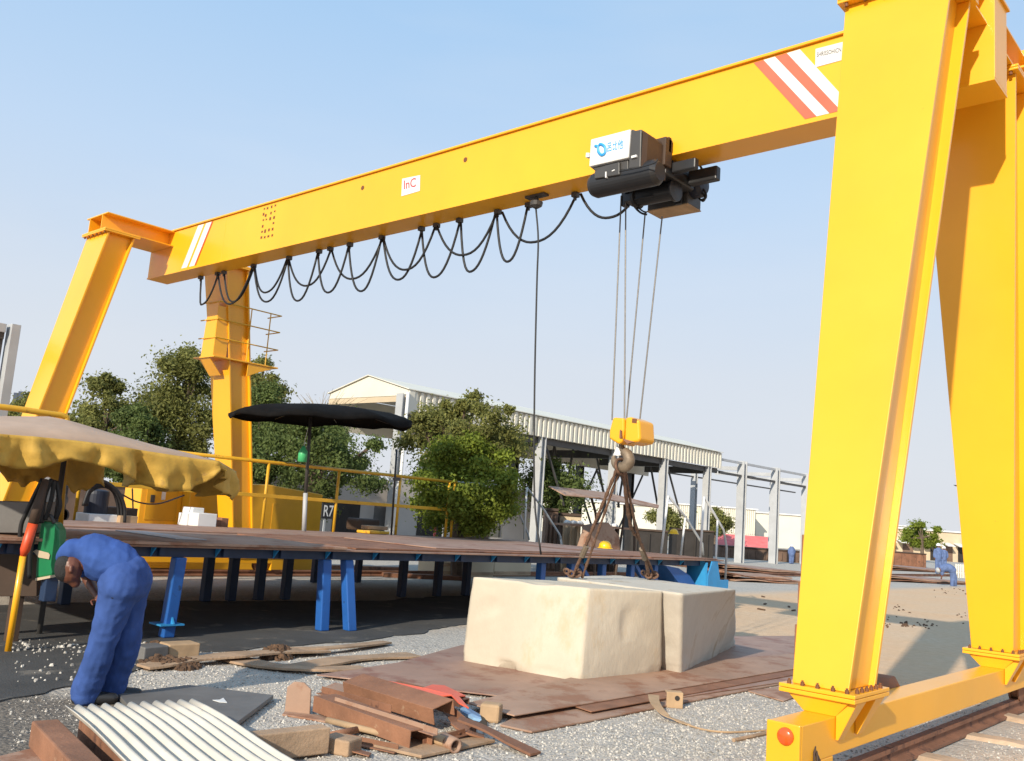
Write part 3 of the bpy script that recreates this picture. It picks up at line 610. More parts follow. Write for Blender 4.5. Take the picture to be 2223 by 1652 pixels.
# ------------------------------------------------------------------ rusty plates on the ground
def plate(pts, z, t, mt, label, name='steel_plate', cat='steel plate', group=None, cf=None, warp=.0):
    P = [G(*(cf(*p) if cf else p), z+t) for p in pts]
    mb = MB(); mb.prism([V(p.x, p.y, z) for p in P], (0, 0, t)); o = mb.build(name, mt, bevel=.004)
    return tag(o, label, cat, group)
plate([(1085, 1572), (1154, 1587), (1731, 1476), (1760, 1440), (1300, 1460)], .006, .016, M['rustl'], 'lowest rusty plate, its long edge lying on the pale gravel')
plate([(687, 1464), (861, 1438), (1000, 1400), (1250, 1392), (1600, 1380), (1760, 1380), (1760, 1470), (1290, 1540), (1176, 1520)], .024, .012, M['deck'], 'widest rust-brown plate lying under both stone blocks', warp=0)
plate([(1246, 1532), (1283, 1544), (1740, 1461), (1760, 1440), (1400, 1480)], .038, .010, M['rustb'], 'narrow rusty plate wedged between two larger sheets before the stone blocks')
plate([(1014, 1525), (1116, 1552), (1740, 1448), (1755, 1415), (1300, 1455)], .050, .012, M['rustl'], 'topmost rusty plate right in front of the large stone block')
plate([(1623, 1499), (1700, 1521), (1742, 1505), (1742, 1482)], .006, .012, M['rustl'], 'small rust-brown plate tucked beside the nearest yellow crane leg')
# ------------------------------------------------------------------ foreground scrap
def corrugated():
    e0, e1 = G(*cA(455, 985), .20), G(*cA(1365, 935), .20); f0, f1 = G(*cA(840, 1352), .20), G(*cA(2090, 1352), .20)
    dirv = ((f0-e0).normalized()+(f1-e1).normalized())*.5; dirv.normalize(); across = e1-e0
    Lg = 2.3; n = 10*12; mb = MB(); top = []; 
    for k in range(n+1):
        u = k/n; h = .022*math.cos(u*10*2*math.pi); h = .022*math.copysign(abs(math.cos(u*20*math.pi))**.75, math.cos(u*20*math.pi))
        top.append(e0+across*u+V(0, 0, h))
    rings = []
    for sgm in range(9):
        d = dirv*(Lg*sgm/8); rings.append([p+d+V(0, 0, .012*math.sin(sgm*.9)) for p in top])
    mb.loft(rings, cap=False, closed=False)
    o = mb.build('corrugated_sheet', M['whitew'], smooth=True); s_ = o.modifiers.new('solid', 'SOLIDIFY'); s_.thickness = .006
    return tag(o, 'off-white corrugated roofing sheet in the foreground by the stooping worker', 'corrugated sheet'), dirv
cs, cdir = corrugated()
p = G(*cA(305, 1180), .08); mb = MB(); a_ = V(p.x, p.y, .03); mb.sweep([(-.075, 0), (.075, 0), (.075, .15), (-.075, .15)], a_, a_+cdir*2.4)
o = mb.build('rusty_beam', M['rustb'], bevel=.01); tag(o, 'rust-brown square beam lying beside the off-white corrugated sheet', 'beam')
p = G(*cA(560, 1150), .05); mb = MB(); a_ = V(p.x, p.y, .0)+cdir*.12; mb.beam(a_, a_+cdir*2.0, .08, .17); o = mb.build('support_timber', M['rust'], bevel=.008); tag(o, 'dark rusty bearer hidden under the edge of the corrugated sheet', 'beam')
plate([(0, 1640), (90, 1618), (150, 1700), (-60, 1760)], .01, .03, M['rustl'], 'rust-brown plate at the bottom left corner of the yard')
plate([(255, 1505), (409, 1486), (594, 1508), (505, 1574), (330, 1590)], .02, .035, M['greyd'], 'dark grey sheet lying behind the corrugated sheet with a white scrap on it')
P = [G(*cA(*q), .058) for q in ((1510, 920), (1560, 918), (1585, 905), (1612, 938), (1560, 935))]; mb = MB(); mb.prism(P, (0, 0, .004)); o = mb.build('paper_scrap', M['white']); tag(o, 'torn white paper scrap lying on the dark grey sheet', 'paper scrap')
# timber
a, b = G(*cA(1790, 1250), .10), G(*cB(490, 1190), .10)
mb = MB(); d = (b-a).normalized(); a = a-d*.35; a.z = b.z = .02; mb.beam(a, b, .12, .16); o = mb.build('timber_beam', M['wood'], bevel=.008); tag(o, 'brown square timber beside the corrugated sheet, nearest the camera', 'timber')
# L bracket
p = G(*cB(290, 1020), .0); q = G(*cB(480, 1040), 0)
mb = MB(); t = (q-p).normalized(); n_ = V(-t.y, t.x, 0)
prof = [p, p+t*.2, p+t*.19+V(0, 0, .19), p+t*.13+V(0, 0, .235), p+t*.05+V(0, 0, .235), p+V(0, 0, .19)]
mb.prism([x - t*.1 for x in prof], n_*.02); mb.prism([p-t*.1, p+t*.42, p+t*.3-n_*.18, p-t*.08-n_*.1], (0, 0, .015)); o = mb.build('angle_bracket', M['rustl'], bevel=.005); tag(o, 'upright rounded brown bracket plate standing left of the rusty channels', 'bracket')
def channel(pa, pb, za, zb, w, h, t, mt, label, name='rusty_channel', tilt=0, lip=True):
    a = G(*cB(*pa), za); b = G(*cB(*pb), zb)
    prof = [(-w/2, 0), (-w/2+t, 0), (-w/2+t, h-t), (w/2-t, h-t), (w/2-t, 0), (w/2, 0), (w/2, h), (-w/2, h)]
    c_, s_ = math.cos(tilt), math.sin(tilt); prof = [(x*c_-y*s_, x*s_+y*c_) for x, y in prof]
    mb = MB(); mb.sweep(prof, a, b); o = mb.build(name, mt, bevel=.003)
    return tag(o, label, 'steel channel')
plate([(835, 1235), (1175, 1310), (1700, 1200), (1400, 1130)], .012, .02, M['wood'], 'flat rusty sheet lying under the heap of scrap channels', cf=cB)
channel((480, 990), (1170, 1250), .03, .03, .20, .115, .010, M['rustb'], 'front rusty channel with a notched upper lip on the scrap heap', tilt=0)
channel((700, 860), (1340, 1060), .075, .075, .21, .12, .010, M['rustb'], 'upper rusty channel, its open end facing right, on the scrap heap', tilt=.25)
channel((980, 830), (1480, 960), .08, .08, .12, .05, .008, M['rust'], 'slim dark channel lying behind the upper rusty one on the heap', tilt=.1)
P = [G(*cB(*q), .15) for q in ((880, 815), (940, 800), (1180, 850), (1250, 818), (1340, 815), (1490, 885), (1440, 895), (1510, 990), (1440, 960), (1385, 895), (1270, 895))]
mb = MB(); mb.prism([V(x.x, x.y, .15+.012*math.sin(i)) for i, x in enumerate(P)], (0, 0, .012)); o = mb.build('red_offcut', M['red'], bevel=.003); tag(o, 'bright red painted offcut lying on top of the scrap heap', 'metal offcut')
P = [G(*cB(*q), .05) for q in ((1450, 970), (1500, 985), (1590, 1040), (1600, 1075), (1540, 1060), (1450, 1010))]; mb = MB(); mb.prism(P, (0, 0, .02)); o = mb.build('blue_offcut', mat('pale_blue_paint', (.25, .42, .62), .5)); tag(o, 'pale blue offcut at the right end of the scrap heap', 'metal offcut')
def pipe(pa, pb, za, zb, r, mt, label, name='steel_pipe'):
    a = G(*cB(*pa), za); b = G(*cB(*pb), zb); mb = MB(); mb.tube([a, b], r, 14, cap=False); o = mb.build(name, mt, smooth=True); s_ = o.modifiers.new('solid', 'SOLIDIFY'); s_.thickness = r*.3
    return tag(o, label, 'pipe')
pipe((505, 1060), (950, 1170), .05, .05, .022, M['tan'], 'thin tan pipe lying along the front rusty channel')
pipe((520, 1170), (735, 1125), .03, .04, .024, M['rustb'], 'short brown pipe crossing in front of the scrap heap')
pipe((1235, 1180), (1345, 1215), .06, .06, .034, M['tan'], 'short pale pipe stub at the open end of the front channel')
pipe((1330, 1200), (1420, 1245), .055, .05, .05, M['rustl'], 'fat rusty pipe ring end poking out of the scrap heap')
def strip(pts, w, h, mt, label, name, cat, cf=cB):
    P = smooth_path([G(*cf(x, y), z_) for x, y, z_ in pts], 6); mb = MB(); rings = []
    for i, p_ in enumerate(P):
        t = P[min(i+1, len(P)-1)]-P[max(i-1, 0)]; t.z = 0; t.normalize(); n_ = V(-t.y, t.x, 0)*w/2
        rings.append([p_-n_, p_+n_, p_+n_+V(0, 0, h), p_-n_+V(0, 0, h)])
    mb.loft(rings); o = mb.build(name, mt, bevel=.003); return tag(o, label, cat)
strip([(1440, 1060, .15), (1600, 1120, .11), (1780, 1210, .05), (1985, 1310, .01)], .12, .018, M['rust'], 'long bent rusty strip reaching from the scrap heap onto the gravel', 'steel_strip', 'steel strip')
strip([(1420, 1090, .08), (1500, 1150, .05), (1620, 1190, .02)], .10, .016, M['rustb'], 'shorter rusty strip beneath the long bent one', 'steel_strip', 'steel strip')
p = G(*cB(1665, 1070), .0); mb = MB(); mb.box((p.x, p.y, .07), (.16, .13, .14), Matrix.Rotation(.5, 3, 'Z')); br = mb.build('scrap_bracket', M['tan'], bevel=.02); tag(br, 'small tan bracket with a round hole at the corner of the rusty plates', 'bracket')
mb = MB(); mb.disc(G(*cB(1672, 1080), .08)+V(.0, -.09, 0), (.45, -.85, 0), .032, .006); mb.build('hole', M['dark'], br)
p = G(*cB(600, 1290), .0); mb = MB(); mb.box((p.x, p.y, .05), (.22, .16, .1), Matrix.Rotation(.3, 3, 'Z')); br = mb.build('timber_offcut', M['wood'], bevel=.012); tag(br, 'short brown timber offcut at the bottom edge below the square timber', 'timber')
rs_ = random.Random(21)
def scrap_angle(pa, pb, za, zb, w, mt, label):
    a, b = G(*cB(*pa), za), G(*cB(*pb), zb); mb = MB(); mb.sweep([(-w, 0), (0, 0), (0, w), (-.007, w), (-.007, .007), (-w, .007)], a, b); tag(mb.build('steel_angle', mt, bevel=.002), label, 'steel angle')
scrap_angle((470, 870), (960, 1010), .05, .145, .055, M['rust'], 'thin dark angle iron leaning on the back of the two rusty channels')
scrap_angle((560, 940), (1290, 1170), .125, .13, .045, M['rustl'], 'pale brown angle iron lying in the gap between the two channels')
scrap_angle((1330, 960), (1560, 1170), .10, .03, .06, M['rust'], 'short dark angle iron sloping down at the right end of the heap')
scrap_angle((640, 1210), (1010, 1290), .012, .012, .05, M['rustb'], 'rusty angle iron lying on the gravel in front of the front channel')
scrap_angle((1180, 1240), (1480, 1160), .02, .05, .04, M['rust'], 'dark angle iron crossing below the pale pipe stub')
for pts, z_, mt, lab in (([(455, 850), (560, 815), (700, 850), (640, 905), (500, 900)], .03, 'rustl', 'crumpled light brown plate behind the left ends of the channels'), ([(1360, 1070), (1450, 1040), (1540, 1130), (1440, 1180)], .045, 'rust', 'dark torn plate under the blue offcut'), ([(690, 1275), (820, 1300), (800, 1335), (680, 1310)], .008, 'rustb', 'small rusty plate lying flat before the scrap heap')):
    P = [G(*cB(*q_), z_) for q_ in pts]; mb = MB(); mb.prism([V(p_.x, p_.y, z_+.03*rs_.random()) for p_ in P], (0, 0, .008)); tag(mb.build('scrap_plate', M[mt], bevel=.002), lab, 'scrap plate')
# strap and rope
mb = MB(); st = thing('lifting_strap', 'tan webbing strap with a buckle dropped on gravel before the plates', 'strap', tuple(G(1450, 1560)))
P = [G(*cS(*q), z_) for q, z_ in (((1240, 880), .10), ((1250, 930), .09), ((1310, 1000), .05), ((1390, 1040), .015), ((1460, 1065), .012))]
rings = []; P = smooth_path(P, 6)
for i, p_ in enumerate(P):
    t = (P[min(i+1, len(P)-1)]-P[max(i-1, 0)]).normalized(); n_ = t.cross(V(0, 0, 1)).normalized()*.05*(1-.6*i/len(P)); rings.append([p_-n_, p_+n_, p_+n_+V(0, 0, .006), p_-n_+V(0, 0, .006)])
mb.loft(rings); mb.build('strap', M['tan'], st)
q = G(*cS(1370, 960), 0); mb = MB(); rot = Matrix.Rotation(.7, 3, 'Z'); mb.box(q+V(0, 0, .07), (.15, .02, .14), rot); mb.box(q+rot @ V(.065, .06, .055), (.02, .12, .11), rot); mb.box(q+rot @ V(0, .06, .128), (.15, .12, .015), rot); bk = mb.build('buckle', M['tan'], st, bevel=.012)
mb = MB(); mb.disc(q+rot @ V(.02, -.013, .09), rot @ V(0, -1, 0), .022, .003); mb.build('buckle_hole', M['dark'], bk)
mb = MB(); mb.tube(smooth_path([G(*cS(*x), .012) for x in ((1440, 1060), (1560, 1095), (1700, 1110), (1850, 1105), (1990, 1095))], 5), .008, 6); mb.build('tail', M['tan'], st)
mb = MB(); mb.tube(smooth_path([G(*cS(*x), .015) for x in ((1740, 1160), (1860, 1135), (1990, 1105))]+[G(*cS(1560, 1230), .015)][:0], 5), .016, 7); o = mb.build('wooden_stick', M['wood']); tag(o, 'thin brown stick on the gravel beside the nearest crane carriage', 'stick')
# planks and debris along the paved edge
for pts, w, lab in (([(310, 1450, .02), (430, 1432, .05), (560, 1420, .06), (700, 1413, .03)], .22, 'long weathered board bowed along the edge of the dark paving'), ([(480, 1428, .01), (620, 1450, .02), (760, 1432, .02), (900, 1424, .01)], .25, 'flat grey-brown board lying between the paving and the gravel'), ([(600, 1412, .03), (720, 1408, .05), (840, 1396, .02)], .14, 'narrow split board lying at the far end of the paving edge'), ([(560, 1446, .015), (680, 1455, .03), (790, 1452, .01)], .18, 'curled brown board nearest the gravel by the paving edge')):
    P = smooth_path([G(*q[:2], q[2]) for q in pts], 6); mb = MB(); rings = []
    for i, p_ in enumerate(P):
        t = P[min(i+1, len(P)-1)]-P[max(i-1, 0)]; t.z = 0; t.normalize(); n_ = V(-t.y, t.x, 0)*w/2*(1+.2*math.sin(i*.8)); rings.append([p_-n_, p_+n_, p_+n_+V(0, 0, .022), p_-n_+V(0, 0, .022)])
    mb.loft(rings); o = mb.build('wooden_board', M['wood'], bevel=.003); tag(o, lab, 'board', 'boards along the paving edge')
def reg_heap(cs_):
    def f():
        c, rx, ry, hh = random.choice(cs_); a = random.random()*6.28; r = random.random()**.5
        p = G(c[0]+rx*r*math.cos(a), c[1]+ry*r*math.sin(a)); return (p.x, p.y, hh*(1-r*r))
    return f
o = scatter('debris', 900, reg_heap([((600, 1424), 36, 12, .09), ((350, 1445), 50, 10, .06), ((395, 1448), 40, 8, .05), ((335, 1410), 20, 5, .05)]), .02, .06, M['mulch']); tag(o, 'heaps of dark brown debris along the edge of the dark paving', 'debris', kind='stuff')
o = scatter('rubble', 260, lambda: tuple(G(random.uniform(20, 330), random.gauss(1402, 6) if random.random() < .6 else random.uniform(1395, 1480), .015)), .008, .03, M['pebble']); tag(o, 'small pale stones scattered on the dark paving near the platform', 'rubble', kind='stuff')
for pts, mt, lab in ((((305, 1435), (358, 1430)), M['greyd'], 'grey footing block under the front blue platform leg'), (((362, 1428), (430, 1424)), M['tan'], 'tan footing block beside the front blue platform leg')):
    a, b = G(*pts[0], .02), G(*pts[1], .02); a.z = b.z = .012; mb = MB(); d = (b-a).normalized(); mb.sweep([(-.11, 0), (.11, 0), (.11, .135), (-.11, .135)], a+V(-.08, .0, 0), b+V(-.08, 0, 0)); o = mb.build('footing_block', mt, bevel=.012); tag(o, lab, 'block')
# ------------------------------------------------------------------ work platform
ZD = 1.02
XFp, XBp = -9.52, -15.2
YA_, YE_ = 3.2, 17.5
plat = thing('work_platform', 'long rust-decked work platform on blue steel legs behind the worker', 'platform', ((XFp+XBp)/2, 11, 0))
mb = MB(); mb.box2((XBp-.1, YA_, ZD-.025), (XFp+.06, YE_, ZD)); mb.build('deck', M['deck'], plat, bevel=.004)
mb = MB()
for X in (XFp-.12, -12.7, XBp): mb.box2((X-.05, YA_+.03, ZD-.135), (X+.05, YE_-.03, ZD-.027))
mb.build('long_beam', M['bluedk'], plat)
y = YA_+.4; k = 0
while y < YE_:
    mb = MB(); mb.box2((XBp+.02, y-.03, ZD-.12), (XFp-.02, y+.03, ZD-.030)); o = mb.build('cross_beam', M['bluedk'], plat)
    mb = MB(); mb.prism([V(XFp-.068, y-.11, ZD-.03), V(XFp+.03, y-.11, ZD-.03), V(XFp-.068, y-.11, ZD-.13)], (0, .012, 0)); mb.build('gusset', M['lblue'], o)
    y += .78; k += 1
def pleg(x, y, mt, w=.14, splay=0.0, foot=False):
    mb = MB(); mb.hexa([V(x-w/2+splay, y-w/2, .012), V(x+w/2+splay, y-w/2, .012), V(x+w/2+splay, y+w/2, .012), V(x-w/2+splay, y+w/2, .012), V(x-w/2, y-w/2, ZD-.136), V(x+w/2, y-w/2, ZD-.136), V(x+w/2, y+w/2, ZD-.136), V(x-w/2, y+w/2, ZD-.136)])
    o = mb.build('leg', mt, plat, bevel=.012)
    if foot:
        mb = MB(); mb.box2((x+splay-.13, y-.15, .148), (x+splay+.13, y+.13, .165)); mb.prism([V(x+splay+w/2, y-.01, .166), V(x+splay+w/2+.07, y-.01, .166), V(x+splay+w/2, y-.01, .26)], (0, .02, 0)); mb.build('foot_plate', M['lblue'], o)
for p, ft in (((345, 1386), True), ((687, 1371), False), ((748, 1371), False)):
    q = G(*p); pleg(XFp-.12+ (0 if not ft else .05), q.y+.08, M['blue'], .13, q.x-XFp+.12-(.05 if ft else 0), ft)
for px, py in ((90, 1300), (415, 1300), (475, 1300), (541, 1300), (605, 1300), (877, 1298), (959, 1297), (1030, 1297)):
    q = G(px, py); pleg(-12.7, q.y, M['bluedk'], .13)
for yy in (11.9, 12.7, 13.6, 14.5, 15.3): pleg(XFp-.22, yy, M['blue'], .12)
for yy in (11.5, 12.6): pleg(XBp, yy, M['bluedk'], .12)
for yy in (12.9, 14.6):
    mb = MB(); mb.beam(V(XFp-.22, yy, ZD-.16), V(XFp-.22, yy+.6, .3), .07, .07); mb.build('brace', M['blue'], plat)
# curved blue end and bright end bracket
P = [V(XFp-.1, 15.5, ZD-.14)]+[V(XFp-.1, 15.5+1.3*math.sin(a), ZD-.14-.62*(1-math.cos(a))) for a in (.4, .8, 1.2, 1.57)]+[V(XFp-.1, 16.8, .1), V(XFp-.1, 16.2, .1), V(XFp-.1, 16.1, .5)]
mb = MB(); mb.prism(P, (-.9, 0, 0)); mb.build('curved_end_plate', M['blue'], plat, bevel=.006)
e0 = 17.15; xe = XFp+.1
mb = MB(); mb.prism([V(xe, e0-.35, .1), V(xe, e0+.5, .1), V(xe, e0+.5, .62), V(xe, e0+.15, .62), V(xe, e0+.02, ZD-.03), V(xe, e0-.2, ZD-.03), V(xe, e0-.35, .7)], (-.03, 0, 0)); mb.box2((xe-.5, e0-.35, .1), (xe-.032, e0-.32, ZD-.06)); mb.build('end_bracket', M['lblue'], plat, bevel=.005)
# loose sheets on the deck
def slab(pts, z, t, mt, label, cat='steel sheet', name='steel_sheet', group=None):
    P = [G(x, y, z) for x, y in pts]; mb = MB(); mb.prism([V(p.x, p.y, z-t) for p in P], (0, 0, t)); return tag(mb.build(name, mt, bevel=.003), label, cat, group)
def quad_on_deck(x0, x1, y0, y1, z, t, mt, label, rot=0):
    mb = MB(); c = V((x0+x1)/2, (y0+y1)/2, z+t/2); mb.box(c, (x1-x0, y1-y0, t), Matrix.Rotation(rot, 3, 'Z')); return tag(mb.build('steel_sheet', mt, bevel=.003), label, 'steel sheet')
quad_on_deck(-11.6, -9.42, 3.1, 7.6, ZD+.004, .030, M['rustl'], 'grey-brown sheet lying along the near edge of the platform deck')
quad_on_deck(-12.3, -9.56, 7.8, 14.6, ZD+.004, .022, M['rust'], 'dark reddish sheet in the middle of the platform deck', .012)
quad_on_deck(-14.6, -12.7, 5.2, 10.5, ZD+.004, .02, M['deck'], 'pale reddish sheet at the back of the platform deck', -.01)
quad_on_deck(-12.0, -9.8, 9.6, 13.6, ZD+.030, .014, M['deck'], 'upper reddish sheet resting on the dark one on the platform', -.02)
quad_on_deck(-11.4, -9.5, 14.8, 17.3, ZD+.004, .016, M['rustb'], 'brown sheet at the far right end of the platform deck')
p = PX(300, 1153, -11.5); mb = MB(); mb.box2((-11.5, 5.55, ZD+.036), (-10.0, 5.95, ZD+.046)); tag(mb.build('grey_plate', M['grey'], bevel=.002), 'pale grey plate lying across the near deck sheet above the worker', 'plate')
# ------------------------------------------------------------------ yellow guard rail on the deck
rail = thing('guard_rail', 'long yellow guard rail standing along the back of the platform', 'railing', (XBp, 10, ZD))
def rp(x, y): return PX(x, y, XBp)
posts = [(160, 1141, 178, 962), (568, 1148, 586, 1005), (723, 1155, 737, 1022), (858, 1160, 869, 1033), (966, 1163, 971, 1043), (978, 1164, 983, 1045)]
zt_ = sum(rp(x2, y2).z for _, _, x2, y2 in posts[1:])/5; zm_ = 0
for x, y, x2, y2 in posts:
    yy = rp(x, y).y; mb = MB(); mb.tube([V(XBp, yy, ZD), V(XBp, yy, zt_)], .030, 8); mb.build('post', M['yrail'], rail, smooth=True)
y0, y1 = rp(120, 1141).y, rp(982, 1164).y
mb = MB(); mb.tube([V(XBp, y0, zt_), V(XBp, y1, zt_)], .034, 8); mb.build('top_rail', M['yrail'], rail, smooth=True)
zm = (rp(484, 1070).z+rp(964, 1105).z)/2
mb = MB(); mb.box2((XBp-.03, y0, zm-.035), (XBp+.03, y1, zm+.035)); mb.build('middle_rail', M['yrail'], rail, bevel=.006)
# grey continuation with stair hand rails
def handrail(pts, k_or_X, r, mt, label, name='hand_rail', extra=()):
    P = [PX(*p, k_or_X) for p in pts]; b = V(P[0].x, P[0].y, min(q.z for q in P)); t = thing(name, label, 'hand rail', b)
    mb = MB(); mb.tube([P[0], P[1]], r, 8); mb.build('post', mt, t, smooth=True)
    mb = MB(); mb.tube(P[1:], r, 8); mb.build('rail', M['grey'], t, smooth=True)
    for e in extra: mb = MB(); mb.tube([PX(*p, k_or_X) for p in e], r*.9, 8); mb.build('post', mt, t, smooth=True)
handrail([(1085, 1166), (1091, 1054), (984, 1046)], XBp, .025, M['white'], 'grey rail joining the end of the yellow guard rail', extra=([(1085, 1109), (984, 1104)],))
handrail([(1083, 1166), (1093, 1056), (1120, 1098), (1146, 1160), (1148, 1172)], XBp-.1, .024, M['white'], 'sloping stair hand rail at the end of the grey rail')
handrail([(1137, 1170), (1143, 1058), (1180, 1106), (1214, 1160), (1221, 1186)], XBp, .026, M['white'], 'sloping white hand rail just left of the pale grey shed column', extra=([(1218, 1186), (1216, 1164)],))
handrail([(1434, 1203), (1450, 1076), (1487, 1122), (1524, 1180), (1526, 1205)], -11.4, .028, M['white'], 'tall pale hand rail holding a yellow helmet, left of the other at the platform end', extra=([(1477, 1206), (1487, 1124)],))
handrail([(1519, 1213), (1528, 1078), (1570, 1150), (1577, 1190), (1573, 1276)], -10.2, .026, M['white'], 'rightmost sloping white hand rail beyond the bright blue bracket', extra=([(1551, 1270), (1557, 1130)],))
# helmets
def helmet(c, r, label):
    c = Vector(c); h = thing('safety_helmet', label, 'helmet', tuple(c)); mb = MB()
    mb.lathe(c, [(r*1.0, 0), (r*.99, r*.25), (r*.9, r*.6), (r*.65, r*.9), (r*.3, r*1.05), (0, r*1.08)], 20); mb.box(c+V(0, 0, r*.75), (r*.25, r*1.5, r*.5)); mb.build('shell', M['helmet'], h, smooth=True)
    mb = MB(); mb.lathe(c, [(r*.98, .0), (r*1.22, -.012), (r*1.22, -.004), (r*.98, .012)], 20); mb.build('brim', M['helmet'], h, smooth=True)
p = PX(1313, 1189, -12.5); helmet((p.x, p.y, p.z), .15, 'yellow safety helmet resting at the platform edge below the hook')
p = PX(1462, 1158, -11.4); helmet((p.x, p.y, p.z), .10, 'yellow safety helmet hung on the tall pale hand rail')
# ------------------------------------------------------------------ things on and behind the platform
def pbox(name, x0, y0, x1, y1, X, depth, mt, label, cat, bev=.01, parent=None, root=None):
    a, b = PX(x0, y0, X), PX(x1, y1, X); zlo, zhi = sorted((a.z, b.z)); mb = MB(); mb.box2((X-depth, a.y, zlo), (X, b.y, zhi)); o = mb.build(name, mt, parent, bevel=bev)
    return tag(o, label, cat) if parent is None else o
# big yellow housing behind, its shaded-side tone put into the paint
XT = -17.4
a, b = PX(405, 1140, XT), PX(552, 1146, XT); c, d = PX(695, 1150, XT), PX(560, 1050, XT)
hs_ = thing('machine_housing', 'big shade-toned yellow machine housing behind the far crane leg', 'machine housing', (XT-.8, a.y+2, 0))
mb = MB(); mb.prism([V(XT, a.y, .05), V(XT, c.y, .05), V(XT, c.y-.02, d.z-.12), V(XT, d.y+.3, d.z-.0), V(XT, d.y-.3, d.z-.03), V(XT, d.y-.55, d.z-.22), V(XT, a.y, d.z-.24)], (-1.5, 0, 0)); mb.build('casing', M['ybox'], hs_, bevel=.02)
mb = MB(); mb.box2((XT+.002, a.y+.25, .3), (XT+.012, a.y+1.2, d.z-.4)); mb.build('door_panel', M['ybox'], hs_, bevel=.004); mb = MB(); mb.box2((XT+.002, b.y+.4, .3), (XT+.012, c.y-.4, d.z-.4)); mb.build('door_panel', M['ybox'], hs_, bevel=.004)
e, f = PX(298, 1135, XT-.3), PX(398, 1060, XT-.3)
sm = thing('electrical_cabinet', 'bright yellow cabinet standing left of the shade-toned machine housing', 'cabinet', (XT-.6, e.y+.4, 0))
mb = MB(); mb.box2((XT-1.0, e.y, .05), (XT-.3, f.y, f.z+.12)); mb.build('casing', M['yel'], sm, bevel=.015)
mb = MB(); mb.box2((XT-.298, e.y+.12, 1.0), (XT-.288, f.y-.1, f.z)); mb.build('door', M['ybox'], sm, bevel=.004); mb = MB(); mb.box2((XT-.287, e.y+.2, 1.35), (XT-.26, e.y+.28, 1.5)); mb.build('handle', M['char'], sm)
pbox('wall_box', 350, 1085, 362, 1060, XT-.28, .12, M['white'], 'small white box on the front of the bright yellow cabinet', 'box')
# white boxes
for (x0, y0, x1, y1, X, dp, lab) in ((404, 1141, 424, 1115, -14.9, .3, 'tall white carton, left of the white boxes on the platform'), (428, 1143, 472, 1116, -14.6, .5, 'wide white box in front on the platform near the far crane leg'), (417, 1118, 444, 1103, -15.0, .35, 'small white box set on top behind the wide one')):
    o = pbox('white_box', x0, y0, x1, y1, X, dp, M['white'], lab, 'box', .01)
o = pbox('rust_block', 479, 1146, 497, 1125, -14.8, .3, M['rustb'], 'small rusty block on the deck beside the wide white box', 'block')
pbox('paper_stack', 190, 1142, 258, 1118, -14.7, .5, M['white'], 'white stack of papers on the platform beneath the tarpaulin', 'stack', .012)
pbox('wooden_crate', 258, 1143, 300, 1121, -14.6, .5, M['tan'], 'tan crate beside the white stack on the platform', 'crate', .01)
pbox('steel_bench', 230, 1119, 300, 1104, -14.9, .6, M['brown'], 'dark brown bench shelf behind the white stack', 'bench', .01)
# dark machines
wm = thing('welding_machine', 'black welding machine with wheels behind the yellow post', 'machine', tuple(PX(133, 1138, -14.6)))
mb = MB(); a, b = PX(112, 1136, -14.6), PX(152, 1052, -14.6); mb.box2((-15.3, a.y, ZD+.08), (-14.6, b.y, b.z)); mb.build('casing', M['black'], wm, bevel=.04)
for yy in (a.y+.12, b.y-.1): mb = MB(); mb.lathe((-14.58, yy, ZD+.1), [(.02, 0), (.1, 0), (.1, .05), (.02, .05)], 16, (1, 0, 0)); mb.build('wheel', M['rubber'], wm)
mb = MB(); q = PX(133, 1085, -14.59); mb.disc(q, (1, 0, 0), .10, .02); mb.build('gauge', M['char'], wm); mb = MB(); mb.disc(PX(137, 1073, -14.56), (1, 0, 0), .03, .02); mb.disc(PX(131, 1108, -14.56), (1, 0, 0), .03, .02); mb.build('knobs', M['grey'], wm)
dr = thing('gas_drum', 'dark blue drum looped with black hose behind the yellow post', 'drum', tuple(PX(220, 1135, -14.8)))
a, b = PX(190, 1138, -14.8), PX(248, 1065, -14.8); r_ = (b.y-a.y)/2
mb = MB(); mb.lathe((-14.8-r_, a.y+r_, ZD), [(r_*.9, 0), (r_, .03), (r_, .45), (r_*.96, .5), (r_*.6, b.z-ZD), (0, b.z-ZD+.01)], 24); mb.build('drum', M['navy'], dr, bevel=.0)
for j in range(3):
    pts = [(188-4*j, 1098), (196, 1068-4*j), (222, 1056-6*j), (245+5*j, 1066), (256+7*j, 1100), (258+6*j, 1136)]
    mb = MB(); mb.tube(smooth_path([PX(*p, -14.7+.05*j) for p in pts], 6), .026, 7); mb.build('hose', M['rubber'], dr, smooth=True)
for pts, lab in (([(262, 1072), (300, 1090), (345, 1093), (400, 1075)], 'thin black cable sagging to the right from the dark blue drum'), ([(287, 1060), (288, 1085), (289, 1118)], 'thin black cable hanging straight behind the dark blue drum')):
    mb = MB(); mb.tube(smooth_path([PX(*p, -15.0) for p in pts], 6), .014, 6); tag(mb.build('cable', M['rubber'], smooth=True), lab, 'cable')
